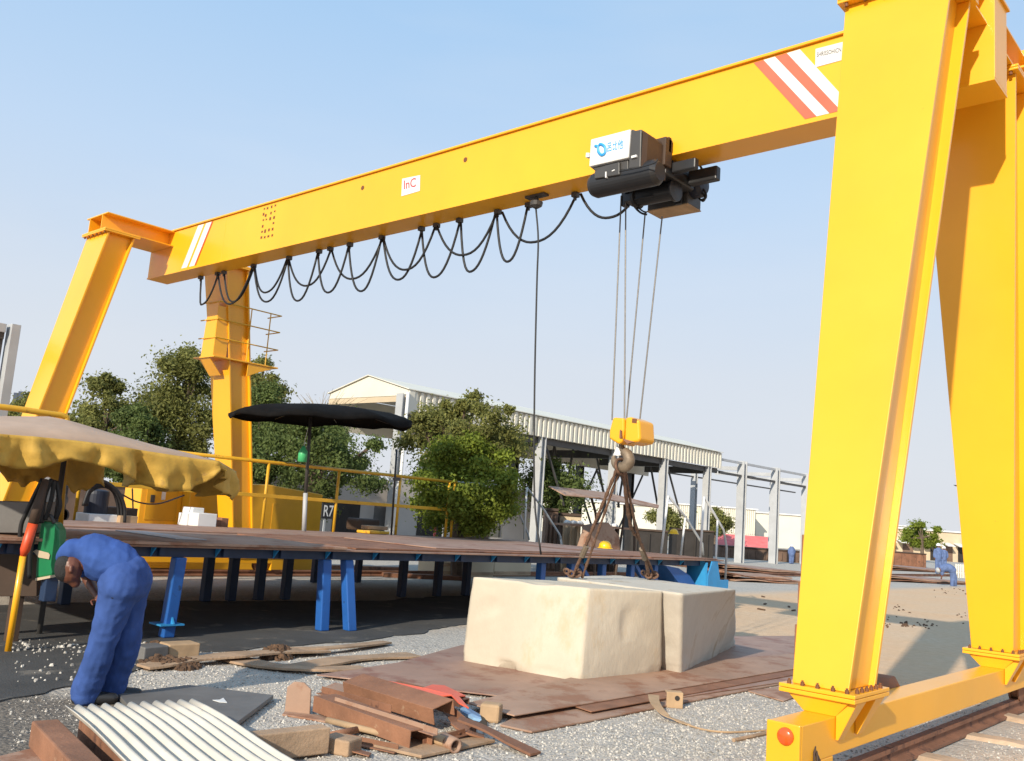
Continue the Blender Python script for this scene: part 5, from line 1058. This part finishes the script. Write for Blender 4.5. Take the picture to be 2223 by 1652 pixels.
# frame extension
fr = thing('portal_structure', 'bare grey steel frame bays continuing beyond the cream shed', 'steel frame', (XS-1, 50, 0))
for y in (46.4, 50.5, 54.7, 59): column(XS-.18, y, 5.5, .42, .36).build('column', M['grey'], fr)
for y in (48.2, 54.0, 58.5): column(XW+.3, y, 5.2, .3, .3).build('column', M['grey'], fr)
for z_ in (4.72, 5.42): mb = MB(); mb.box2((XS-.22, Y1s+.12, z_-.1), (XS-.10, 62, z_+.02)); mb.build('long_beam', M['char'] if z_ < 5 else M['grey'], fr)
for z_ in (4.72, 5.3): mb = MB(); mb.box2((XW+.25, Y1s+.12, z_-.08), (XW+.35, 62, z_)); mb.build('long_beam', M['char'], fr)
for y in (46.4, 50.5, 54.7, 59): mb = MB(); mb.box2((XW+.4, y-.06, 5.0), (XS-.4, y+.06, 5.2)); mb.build('tie_beam', M['grey'], fr)
# steel columns at far left
lf = thing('portal_structure', 'grey steel portal column and beam at the left edge of the yard', 'steel frame', tuple(PX(30, 960, -18.0)))
a, b = PX(42, 706, -18.0), PX(22, 915, -18.0); zt2 = a.z
mb = MB(); mb.box2((-18.2, a.y-.14, 0), (-17.95, a.y+.02, zt2)); mb.build('column', M['grey'], lf, bevel=.008)
mb = MB(); mb.box2((-18.3, a.y-.40, 0), (-18.1, a.y-.20, zt2-.02)); mb.build('column', M['char'], lf, bevel=.008)
mb = MB(); mb.box2((-18.25, a.y-4, zt2-.18), (-18.0, a.y-.21, zt2-.02)); mb.build('beam', M['grey'], lf, bevel=.008); mb = MB(); mb.box2((-18.22, a.y-4, zt2-.30), (-18.05, a.y-.21, zt2-.181)); mb.build('lower_beam', M['char'], lf)
# ------------------------------------------------------------------ trees
def tree(name, label, px, pz_top, pz_bot, k, wpx, mt, nleaf, lsize, seed, shape=1.0, lean=0, group='trees around the yard', limbs_only=False, base_px=None, gaps=.0, depth=None, clumps=26):
    clumps = int(clumps*1.5)
    rnd = random.Random(seed); top = DK(px, pz_top, k); bx_ = DK(base_px or px, 1000, k); base = V(bx_.x, bx_.y, 0); ztop = top.z; zbot = max(.3, DK(px, pz_bot, k).z); rw = wpx*1.16*k/F/2
    t = thing(name, label, 'tree', tuple(base), group)
    cx_, cy_ = top.x, top.y; zc = (ztop+zbot)/2; hz = (ztop-zbot)/2
    cl = []
    for i in range(clumps):
        for _ in range(30):
            a = rnd.random()*2*math.pi; u = rnd.uniform(-1, 1); r_ = rnd.random()**.45
            wz = (1-abs(u)**2.2)**.5 if u < 0 else (1-abs(u)**1.7)**.6
            x = r_*wz*math.cos(a); y = r_*wz*math.sin(a)
            break
        rr = rnd.choice((rnd.uniform(.10, .2), rnd.uniform(.18, .38)))*min(rw, hz)*(1.9 if nleaf <= 5000 else 1)*(1.25 if abs(u) < .5 else .9)
        c = V(cx_+x*(rw-rr*.45)*1.0, cy_+y*(rw-rr*.6)*(depth or .9), zc+u*(hz-rr*.7)); cl.append((c, rr))
    mb = MB(); tp_ = V(lerp(base.x, cx_, .7), lerp(base.y, cy_, .7), zc*.9)
    r0_ = .045*rw+.08
    mb.tube(smooth_path([base, lerp(base, tp_, .5)+V(rnd.uniform(-.2, .2), rnd.uniform(-.2, .2), 0), tp_], 4), [r0_]*5+[r0_*.8]*3+[r0_*.6], 8)
    for c, rr in cl[:14]:
        st_ = lerp(base, tp_, rnd.uniform(.45, 1)); m_ = lerp(st_, c, .5)+V(0, 0, .15*rr); mb.tube(smooth_path([st_, m_, c], 3), [r0_*.42]*3+[r0_*.28]*3+[r0_*.1], 5)
    mb.build('trunk', M['bark'], t)
    rng = np.random.default_rng(seed); per_ = int(nleaf*3.4)//len(cl); vs_ = []; fs_ = []
    for c, rr in cl:
        d = rng.normal(size=(per_, 3)); d /= np.linalg.norm(d, axis=1)[:, None]; rad = rr*(rng.random(per_)**.45)*(1+.42*rng.normal(size=per_))
        d2 = d.copy(); d2[:, 2] *= .78
        pos = np.array(c)+d2*rad[:, None]
        nrm = d+rng.normal(size=(per_, 3))*.75+np.array([0, 0, .35]); nrm /= np.linalg.norm(nrm, axis=1)[:, None]
        tv = np.cross(nrm, rng.normal(size=(per_, 3))); tv /= np.linalg.norm(tv, axis=1)[:, None]; bv = np.cross(nrm, tv)
        s = lsize*.50*rng.uniform(.5, 1.6, per_)[:, None]
        q = np.stack([pos-tv*s*.5, pos+bv*s*.27+nrm*s*.06, pos+tv*s*.5-nrm*s*.05, pos-bv*s*.27+nrm*s*.06], 1)
        vs_.append(q.reshape(-1, 3))
    Vv = np.concatenate(vs_)-np.array(base); nq = len(Vv)//4
    me = bpy.data.meshes.new('crown'); me.from_pydata(Vv.tolist(), [], np.arange(nq*4).reshape(-1, 4).tolist()); me.update(); me.materials.append(mt)
    o = bpy.data.objects.new('crown', me); COL.objects.link(o); o.parent = t
    return t
tree('tree', 'dark bushy tree just right of the leftmost far crane leg', 232, 808, 1010, 33, 165, M['leafo'], 9000, .22, 11)
tree('tree', 'tall ragged tree in front of the leg carrying the service platform', 405, 752, 1040, 34, 205, M['leafo'], 14000, .22, 12, clumps=34)
tree('tree', 'low dark tree filling the gap between the two leftmost trees', 300, 880, 1060, 31, 160, M['leafd'], 8000, .2, 13)
tree('tree', 'loose light-topped tree rising just right of the service platform', 575, 770, 1010, 33, 130, M['leafo'], 6500, .2, 14, clumps=22)
tree('tree', 'dark spreading tree under the black parasol', 690, 885, 1130, 30, 330, M['leafd'], 15000, .2, 15, clumps=38)
tree('tree', 'mid green tree behind the left half of the black parasol', 590, 832, 1060, 31, 150, M['leafd'], 8000, .2, 16)
tree('tree', 'olive feathery tree spreading before the cream cladding', 1020, 850, 1050, 24.5, 265, M['leafo'], 12000, .17, 17, clumps=34)
tree('tree', 'bright green bush-like tree below the olive one', 1012, 940, 1170, 22.5, 262, M['leafg'], 17000, .16, 18, clumps=36)
tree('tree', 'dark tree standing inside the open shed behind the pale column', 1205, 985, 1130, 40, 120, M['leafd'], 5000, .25, 19, clumps=18)
tree('tree', 'small round tree in front of the far cream warehouse', 1555, 1102, 1165, 70, 75, M['leafo'], 3000, .35, 20, clumps=12)
tree('tree', 'small olive tree between the two rightmost shed columns', 1440, 1100, 1160, 66, 70, M['leafo'], 3000, .35, 21, clumps=12)
tree('tree', 'small rounded tree before the tan building at far right', 2004, 1130, 1190, 95, 84, M['leafg'], 3500, .45, 22, clumps=14)
tree('bush', 'scrubby brown hedge left of the far crane leg', 70, 852, 960, 36, 140, M['leafo'], 4000, .2, 23, clumps=16)
# bare shrub over the shed gable
rnd = random.Random(5); bs = DK(690, 1000, 30); bs_ = thing('bare_shrub', 'thin bare twiggy shrub beside the shed gable', 'shrub', (bs.x, bs.y, 0)); mb = MB()
for k in range(60):
    a = DK(690+rnd.uniform(-10, 20), 930, 30); e = DK(700+rnd.uniform(-45, 60), rnd.uniform(845, 890), 30)+V(rnd.uniform(-.5, .5), rnd.uniform(-.5, .5), 0); m_ = lerp(a, e, .55)+V(0, 0, .12); mb.tube([a, m_, e], [.012, .008, .004], 4)
mb.tube([V(bs.x, bs.y, 0), DK(695, 935, 30)], .05, 6); mb.build('twigs', M['twig'], bs_)
# ------------------------------------------------------------------ far buildings
def fbox(name, x0, x1, ytop, k, dep, mt, label, cat='building', zb=0, yaw=0):
    a, b = DK(x0, ytop, k), DK(x1, ytop+ (x1-x0)*.0734, k); d = (b-a); d.z = 0; n_ = V(-d.y, d.x, 0).normalized()*dep; z_ = (a.z+b.z)/2
    t = thing(name, label, cat, (a.x+d.x/2, a.y+d.y/2, 0)); A = V(a.x, a.y, 0); B = A+d
    mb = MB(); mb.hexa([A, B, B+n_, A+n_]+[q+V(0, 0, z_) for q in (A, B, B+n_, A+n_)]); mb.build('wall', mt, t)
    mb = MB(); e = d.normalized()*.25; o_ = n_.normalized()*.25; mb.hexa([q+V(0, 0, z_+.003) for q in (A-e-o_, B+e-o_, B+e+n_+o_, A-e+n_+o_)]+[q+V(0, 0, z_+.16) for q in (A-e-o_, B+e-o_, B+e+n_+o_, A-e+n_+o_)]); mb.build('roof', M['white'], t)
    return t, A, d, n_, z_
t, A, d, n_, z_ = fbox('warehouse', 1180, 1445, 1082, 118, 20, M['cream'], 'pale cream warehouse glimpsed through the shed behind the hook slings')
t, A, d, n_, z_ = fbox('warehouse', 1446, 1640, 1093, 120, 25, M['cream'], 'cream ribbed warehouse behind the bare steel frame')
for i in range(46):
    mb = MB(); q = A+d*(i+.5)/46-n_.normalized()*.06; mb.box2((q.x-.07, q.y-.07, 1.5), (q.x+.07, q.y+.07, z_-.1)); mb.build('rib', M['cream'], t)
t, A, d, n_, z_ = fbox('warehouse', 1641, 1775, 1113, 125, 25, M['cream'], 'lower cream warehouse beside the ribbed one, left of the crane leg')
# tan building on the right with awnings and openings
t, A, d, n_, z_ = fbox('tan_building', 1890, 2120, 1143, 112, 14, M['tanwall'], 'low tan building with white awnings seen between the crane legs')
out = -n_.normalized()
for i, (u0, u1, dk_) in enumerate(((.04, .24, 0), (.30, .40, 0), (.56, .64, 1), (.70, .77, 0), (.82, .97, 1))):
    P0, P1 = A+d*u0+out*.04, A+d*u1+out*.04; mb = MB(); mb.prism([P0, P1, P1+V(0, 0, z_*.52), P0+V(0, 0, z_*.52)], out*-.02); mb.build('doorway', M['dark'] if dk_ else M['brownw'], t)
for i in range(9):
    u = .02+i*.108; P0, P1 = A+d*u+V(0, 0, z_*.62), A+d*(u+.07)+V(0, 0, z_*.62); mb = MB(); mb.hexa([P0, P1, P1+out*1.6-V(0, 0, .35), P0+out*1.6-V(0, 0, .35)]+[q+V(0, 0, .07) for q in (P0, P1, P1+out*1.6-V(0, 0, .35), P0+out*1.6-V(0, 0, .35))]); mb.build('awning', M['white'], t)
t2, A2, d2, n2, z2 = fbox('white_building', 1885, 2000, 1137, 150, 14, M['white'], 'white-roofed building rising behind the low tan one')
# awning / pink stall
pa, pb = DK(1560, 1160, 72), DK(1690, 1170, 72); st_ = thing('market_stall', 'stall with a long faded pink awning under the bare steel frame', 'stall', (pa.x, pa.y, 0))
d = pb-pa; d.z = 0; n_ = V(-d.y, d.x, 0).normalized(); mb = MB(); mb.hexa([pa-V(0, 0, .9), pa+d-V(0, 0, .9), pa+d+n_*2.2, pa+n_*2.2, pa-V(0, 0, .82), pa+d-V(0, 0, .82), pa+d+n_*2.2+V(0, 0, .08), pa+n_*2.2+V(0, 0, .08)]); mb.build('awning', M['pink'], st_)
for u in (.05, .5, .95): q = pa+d*u; mb = MB(); mb.tube([V(q.x, q.y, 0), q-V(0, 0, .9)], .06, 6); mb.build('post', M['white'], st_)
# dark containers and brown walls in the middle distance
def cont(x0, x1, yt, yb_, k, mt, label, name='scrap_container', dep=2.2):
    a, b = DK(x0, yt, k), DK(x1, yt+(x1-x0)*.0734, k); z_ = a.z; lo_ = max(0, DK(x0, yb_, k).z); d = b-a; d.z = 0; n_ = V(-d.y, d.x, 0).normalized()*dep
    A = V(a.x, a.y, 0); t = thing(name, label, 'container', (a.x+d.x/2, a.y+d.y/2, 0)); mb = MB(); mb.hexa([A, A+d, A+d+n_, A+n_]+[q+V(0, 0, z_) for q in (A, A+d, A+d+n_, A+n_)]); mb.build('body', mt, t, bevel=.03)
    mb = MB(); m_ = max(3, int(d.length/.5))
    for i in range(m_):
        q = A+d*(i+.5)/m_-n_.normalized()*.03; mb = MB(); mb.box2((q.x-.04, q.y-.04, .1), (q.x+.04, q.y+.04, z_-.12)); mb.build('rib', mt, t)
    mb = MB(); e = n_.normalized()*.06; mb.hexa([A-e+V(0, 0, z_+.002), A+d-e+V(0, 0, z_+.002), A+d+n_+V(0, 0, z_+.002), A+n_+V(0, 0, z_+.002), A-e+V(0, 0, z_+.08), A+d-e+V(0, 0, z_+.08), A+d+n_+V(0, 0, z_+.08), A+n_+V(0, 0, z_+.08)]); mb.build('rim', M['brown'], t)
cont(1275, 1335, 1150, 1200, 30, M['brown'], 'dark brown container left of the sling under the shed')
cont(1370, 1450, 1150, 1205, 40, M['dark'], 'dark brown container between the sling and the tall hand rail')
cont(1470, 1550, 1150, 1205, 44, M['dark'], 'dark container behind the hand rails at the platform end')
cont(1560, 1760, 1186, 1215, 58, M['brownw'], 'long low brown bin below the pink awning')
cont(1900, 2010, 1196, 1226, 70, M['rust'], 'rusty low bin in front of the tan building')
cont(1215, 1262, 1118, 1190, 29, M['tanwall'], 'tan cabinet left of the dark container under the shed')
cont(1186, 1212, 1108, 1190, 28.5, M['brownw'], 'brown machine beside the pale column under the shed')
# tilted plate canopy beside the hook
a, b, c, d_ = PX(1190, 1057, -16), PX(1428, 1104, -16), PX(1390, 1093, -17.2), PX(1205, 1052, -17.2)
pl_ = thing('sheet_canopy', 'sloping pale brown sheet shelter on bent posts behind the sling', 'canopy', (a.x, (a.y+b.y)/2, 0)); mb = MB(); a2 = PX(1300, 1082, -15.2); mb.prism([a, PX(1225, 1076, -15.4), a2, b, PX(1430, 1098, -16.3), PX(1310, 1070, -17.0)], (0, 0, .03)); mb.build('sheet', M['rustl'], pl_)
for pp in ((1283, 1080, 1293, 1185), (1355, 1095, 1340, 1190), (1362, 1095, 1378, 1190)):
    A = PX(pp[0], pp[1], -16.1); mb = MB(); mb.tube(smooth_path([A, PX((pp[0]+pp[2])/2+6, 1130, -16.1), V(A.x, PX(pp[2], pp[3], -16.1).y, .3), V(A.x, PX(pp[2], pp[3], -16.1).y, 0)], 4), .04, 7); mb.build('post', M['brown'], pl_)
# tool bench under it with white cups
tb = PX(1310, 1142, -17.0); tbn = thing('work_bench', 'brown work bench strewn with white cloths behind the hook', 'bench', (tb.x, tb.y, 0)); mb = MB(); mb.box2((-17.8, tb.y-1.7, tb.z-.06), (-17.0, tb.y+1.5, tb.z)); mb.build('bench_top', M['rustl'], tbn)
for yy in (-1.6, 1.4):
    mb = MB(); mb.box2((-17.5, tb.y+yy-.05, 0), (-17.4, tb.y+yy+.05, tb.z-.06)); mb.build('leg', M['brown'], tbn)
rnd = random.Random(8)
for i in range(7):
    q = V(-17.3+rnd.uniform(-.2, .2), tb.y-1.4+i*.42+rnd.uniform(-.1, .1), tb.z+.002); mb = MB(); mb.lathe(q, [(.12, 0), (.13, .03), (.08, .09), (0, .11)], 8); tag(mb.build('white_cloth', M['white'], smooth=True), 'crumpled white cloth lying on the brown work bench', 'cloth', 'white cloths on the work bench')
q = PX(1310, 1200, -15.9); mb = MB(); mb.prism([V(-16, q.y-.9, .6), V(-16, q.y+1.0, .6), V(-16, q.y+.9, 1.25), V(-16, q.y+.3, 1.62), V(-16, q.y-.5, 1.5)], (-.3, 0, 0)); tag(mb.build('rusty_plate', M['rustl'], bevel=.01), 'upright rounded rusty plate behind the yellow helmet on the platform', 'steel plate')
# pale walls seen under the trees behind the guard rail
def wall_(x0, x1, yt, X, mt, label, dep=.25):
    a, b = PX(x0, yt, X), PX(x1, yt+(x1-x0)*.06, X); t = thing('boundary_wall', label, 'wall', (X, (a.y+b.y)/2, 0)); mb = MB(); mb.box2((X-dep, a.y, 0), (X, b.y, a.z)); mb.build('wall', mt, t); mb = MB(); mb.box2((X-dep-.05, a.y, a.z+.002), (X+.05, b.y, a.z+.08)); mb.build('coping', M['wall'], t); return t, a, b
t, a, b = wall_(470, 900, 1010, -27.5, M['wall'], 'pale rendered wall behind the trees and the shade-toned housing')
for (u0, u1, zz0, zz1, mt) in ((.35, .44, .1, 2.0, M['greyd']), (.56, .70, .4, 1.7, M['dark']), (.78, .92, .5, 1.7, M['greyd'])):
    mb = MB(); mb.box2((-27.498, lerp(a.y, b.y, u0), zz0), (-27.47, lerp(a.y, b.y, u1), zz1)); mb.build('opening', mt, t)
t, a, b = wall_(60, 470, 1040, -24.5, M['brownw'], 'dull brown wall seen under the tarpaulin behind the platform')
t, a, b = wall_(870, 1180, 1040, -26.5, M['wall'], 'pale wall behind the bright green tree')
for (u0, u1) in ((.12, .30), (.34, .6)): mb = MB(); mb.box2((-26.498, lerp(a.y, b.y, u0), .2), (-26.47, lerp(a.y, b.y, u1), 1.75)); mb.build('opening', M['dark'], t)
sgp = PX(745, 1117, -21); sg = thing('wall_sign', 'dark board with white lettering behind the guard rail', 'sign', tuple(sgp)); mb = MB(); y_a, y_b = PX(699, 1110, -21).y, PX(727, 1110, -21).y; zt3, zb3 = PX(712, 1092, -21).z, PX(712, 1126, -21).z; mb.box2((-21.05, y_a, zb3), (-21, y_b, zt3)); bd = mb.build('board', M['black'], sg); mb = MB(); mb.box2((-21.04, y_a+.1, 0), (-21.01, y_a+.16, zb3)); mb.build('post', M['grey'], sg)
text_fit('R7', V(-20.996, y_a+.05, zb3+.06), V(-20.996, y_b-.06, zb3+.06), V(-20.996, y_a+.05, zt3-.06), M['white'], bd, 'lettering')
# corrugated fence with blue sheets far left
fa, fb = DK(30, 852, 40), DK(140, 860, 40); ft = thing('tin_fence', 'dark tin fence with bright blue sheets at the left behind the crane leg', 'fence', (fa.x, fa.y, 0)); d = fb-fa; d.z = 0; n_ = V(-d.y, d.x, 0).normalized()
for i in range(11):
    A = V(fa.x, fa.y, 0)+d*i/11; mb = MB(); h_ = fa.z+.1*math.sin(i*2.3); mb.hexa([A, A+d/11.5, A+d/11.5+n_*.06, A+n_*.06]+[q+V(0, 0, h_) for q in (A, A+d/11.5, A+d/11.5+n_*.06, A+n_*.06)]); mb.build('sheet', M['lblue'] if i in (4, 5, 6) else M['bluedk'] if i < 4 else M['brownw'], ft)
# ------------------------------------------------------------------ stacks of plates in the yard
def stack(x0, x1, y0, n, k_ground, label, dx=0, mt='rust', w=1.6):
    a, b = G(x0, y0), G(x1, y0+(x1-x0)*.045+dx)
    d = b-a; n_ = V(-d.y, d.x, 0).normalized()
    for i in range(n):
        P = []; m_ = 12; rings = []; off = random.uniform(-.3, .3)
        for j in range(m_+1):
            u = j/m_; q = a+d*u+d.normalized()*off; zz = .02+i*.075+.05*math.sin(u*3.1+i*.9)*(i+1)*.5+.03*math.sin(u*7+i)
            rings.append([V(q.x, q.y, zz), V(q.x, q.y, zz+.04), V(q.x, q.y, zz+.04)+n_*w, V(q.x, q.y, zz)+n_*w])
        mb = MB(); mb.loft(rings); tag(mb.build('steel_plate', M[('rust', 'rustl', 'deck')[(i+n) % 3]]), label[i] if isinstance(label, list) else label, 'steel plate', None if isinstance(label, list) else 'stacked plates in the far yard')
stack(1582, 1730, 1262, 4, 0, 'bowed rusty plate in the stack left of the nearest crane leg')
stack(1560, 1740, 1240, 3, 0, 'long rusty plate in the farther stack left of the crane leg', w=3)
stack(1915, 2108, 1262, 3, 0, 'rusty plate in the stack seen between the nearest crane legs', w=2.5)
stack(1925, 2106, 1238, 3, 0, 'brown plate in the far stack behind the worker between the crane legs', w=5)
fy = [DK(2075, 1250, 52), DK(2110, 1252, 52)]
pf = thing('pale_fence', 'short pale picket fence beside the far right crane leg', 'fence', tuple(V(fy[0].x, fy[0].y, 0)))
d = fy[1]-fy[0]; d.z = 0
for i in range(8): A = V(fy[0].x, fy[0].y, 0)+d*i/7; mb = MB(); mb.box2((A.x-.04, A.y-.03, 0), (A.x+.04, A.y+.03, .75)); mb.build('picket', M['cream'], pf)
for z_ in (.25, .65): mb = MB(); mb.beam(V(fy[0].x, fy[0].y+.05, z_), V(fy[0].x, fy[0].y+.05, z_)+d, .03, .06); mb.build('fence_rail', M['cream'], pf)
# crates behind the platform on the pale ground
rnd = random.Random(2)
for i, (x, y, w, h, lab) in enumerate(((960, 1248, .9, .35, 'tan crate seen between the platform legs, left of the other two'), (1005, 1250, 1.3, .55, 'large tan crate behind the rear platform legs near the stone block'), (1085, 1248, 1.5, .6, 'rightmost tan crate behind the platform above the stone block'))):
    q = G(x, y); t = thing('wooden_crate', lab, 'crate', tuple(q)); mb = MB(); mb.box(q+V(0, 0, h/2), (.9, w, h)); mb.build('box', M['tanwall'], t, bevel=.015)
    for zz in (.1, h-.06): mb = MB(); mb.box(q+V(.46, 0, zz), (.03, w-.04, .07)); mb.build('slat', M['wood'], t)
for (x0, x1, y, lab) in ((380, 690, 1228, 'long rusty bar lying on the pale ground behind the left platform legs'), (600, 880, 1232, 'rusty bar lying farther right behind the platform legs'), (830, 1010, 1252, 'brown timber lying on the ground behind the rear platform legs')):
    a, b = G(x0, y), G(x1, y+8); mb = MB(); mb.beam(V(a.x, a.y, 0.0), V(b.x, b.y, 0.0), .3, .10); tag(mb.build('steel_bar', M['rust'], bevel=.01), lab, 'bar')
bd = DK(2075, 1054, 60); mb = MB(); mb.tube([bd+V(-.16, -.05, .03), bd+V(-.05, 0, 0), bd+V(.07, 0, -.01), bd+V(.16, .05, .04)], [.006, .05, .05, .006], 6); mb.prism([bd, bd+V(.10, -.22, .10), bd+V(.16, -.2, .1)], (0, 0, .006)); tag(mb.build('bird', M['char']), 'tiny dark bird flying between the two near crane legs', 'bird')

rs_ = random.Random(4)
for i, (x, y) in enumerate(((1656, 1296), (1660, 1312), (1652, 1324), (1712, 1318), (1722, 1326))):
    q = G(x, y); mb = MB(); mb.box(q+V(0, 0, .015), (.06, .22, .03), Matrix.Rotation(rs_.random()*3, 3, 'Z')); tag(mb.build('scrap_piece', M['mulch'], bevel=.015), 'dark scrap piece lying on the bare sand behind the stone blocks', 'scrap', 'scrap pieces on the sand')
def reg_sand():
    c = rs_.choice(((1925, 1352, 10, 22), (1965, 1356, 22, 8), (2010, 1356, 26, 10), (2085, 1338, 25, 20), (1945, 1320, 40, 14), (2060, 1285, 40, 10))); p = G(rs_.gauss(c[0], c[2]*.4), rs_.gauss(c[1], c[3]*.4)); return (p.x, p.y, 0)
o = scatter('sand_debris', 70, reg_sand, .025, .07, M['mulch']); tag(o, 'dark crumbs scattered on the sand between the near crane legs', 'debris', kind='stuff')
# ------------------------------------------------------------------ sky, sun
SUN_AZ = V(-.25, .97, 0).normalized(); EL = R(25)
W = bpy.data.worlds.new('World'); sc.world = W; W.use_nodes = True
nt = W.node_tree; bg = nt.nodes['Background']; sky = nt.nodes.new('ShaderNodeTexSky'); sky.sky_type = 'NISHITA'
sky.sun_disc = False; sky.sun_elevation = EL; sky.sun_rotation = math.atan2(-SUN_AZ.x, -SUN_AZ.y); sky.air_density = 1.0; sky.dust_density = 2.6; sky.ozone_density = 2.0; sky.altitude = 0
nt.links.new(sky.outputs[0], bg.inputs[0]); bg.inputs[1].default_value = .12
# thin bright haze towards the horizon, added to the clear sky
hz = nt.nodes.new('ShaderNodeBackground'); tcw = nt.nodes.new('ShaderNodeTexCoord'); sp = nt.nodes.new('ShaderNodeSeparateXYZ'); nt.links.new(tcw.outputs['Generated'], sp.inputs[0])
rp_ = nt.nodes.new('ShaderNodeValToRGB'); cr = rp_.color_ramp; cr.elements[0].position = 0; cr.elements[0].color = (.545, .56, .59, 1); cr.elements[1].position = .6; cr.elements[1].color = (.255, .455, .70, 1)
e_ = cr.elements.new(.16); e_.color = (.515, .56, .625, 1); e_ = cr.elements.new(.34); e_.color = (.415, .535, .69, 1)
nt.links.new(sp.outputs[2], rp_.inputs[0]); cn = nt.nodes.new('ShaderNodeTexNoise'); cn.inputs['Scale'].default_value = 2.2; cn.inputs['Detail'].default_value = 7; mpw = nt.nodes.new('ShaderNodeMapping'); mpw.inputs['Scale'].default_value = (1, 1, 4.5); nt.links.new(tcw.outputs['Generated'], mpw.inputs[0]); nt.links.new(mpw.outputs[0], cn.inputs['Vector'])
cmr = nt.nodes.new('ShaderNodeMapRange'); cmr.inputs[1].default_value = .45; cmr.inputs[2].default_value = .8; cmr.inputs[3].default_value = 0; cmr.inputs[4].default_value = .22; nt.links.new(cn.outputs['Fac'], cmr.inputs[0])
cmx = nt.nodes.new('ShaderNodeMix'); cmx.data_type = 'RGBA'; nt.links.new(cmr.outputs[0], cmx.inputs[0]); nt.links.new(rp_.outputs[0], cmx.inputs[6]); cmx.inputs[7].default_value = (.62, .64, .66, 1); nt.links.new(cmx.outputs[2], hz.inputs[0]); hz.inputs[1].default_value = 1.0
mxs = nt.nodes.new('ShaderNodeMixShader'); fr_ = nt.nodes.new('ShaderNodeMapRange'); fr_.inputs[1].default_value = 0; fr_.inputs[2].default_value = .7; fr_.inputs[3].default_value = 1.0; fr_.inputs[4].default_value = .85; nt.links.new(sp.outputs[2], fr_.inputs[0]); nt.links.new(fr_.outputs[0], mxs.inputs[0])
nt.links.new(bg.outputs[0], mxs.inputs[1]); nt.links.new(hz.outputs[0], mxs.inputs[2]); nt.links.new(mxs.outputs[0], nt.nodes['World Output'].inputs[0])
sd = bpy.data.lights.new('sun', 'SUN'); sd.energy = 3.9; sd.angle = R(.8); sd.color = (1.0, .90, .74)
so = bpy.data.objects.new('sun', sd); COL.objects.link(so); so.location = (5, -20, 30)
dv = V(SUN_AZ.x*math.cos(EL), SUN_AZ.y*math.cos(EL), -math.sin(EL)); so.rotation_euler = dv.to_track_quat('-Z', 'Y').to_euler()
vs = sc.view_settings; vs.view_transform = 'Standard'; vs.look = 'None'; vs.exposure = .45; vs.gamma = 1; vs.use_curve_mapping = False
sc.cycles.use_denoising = True
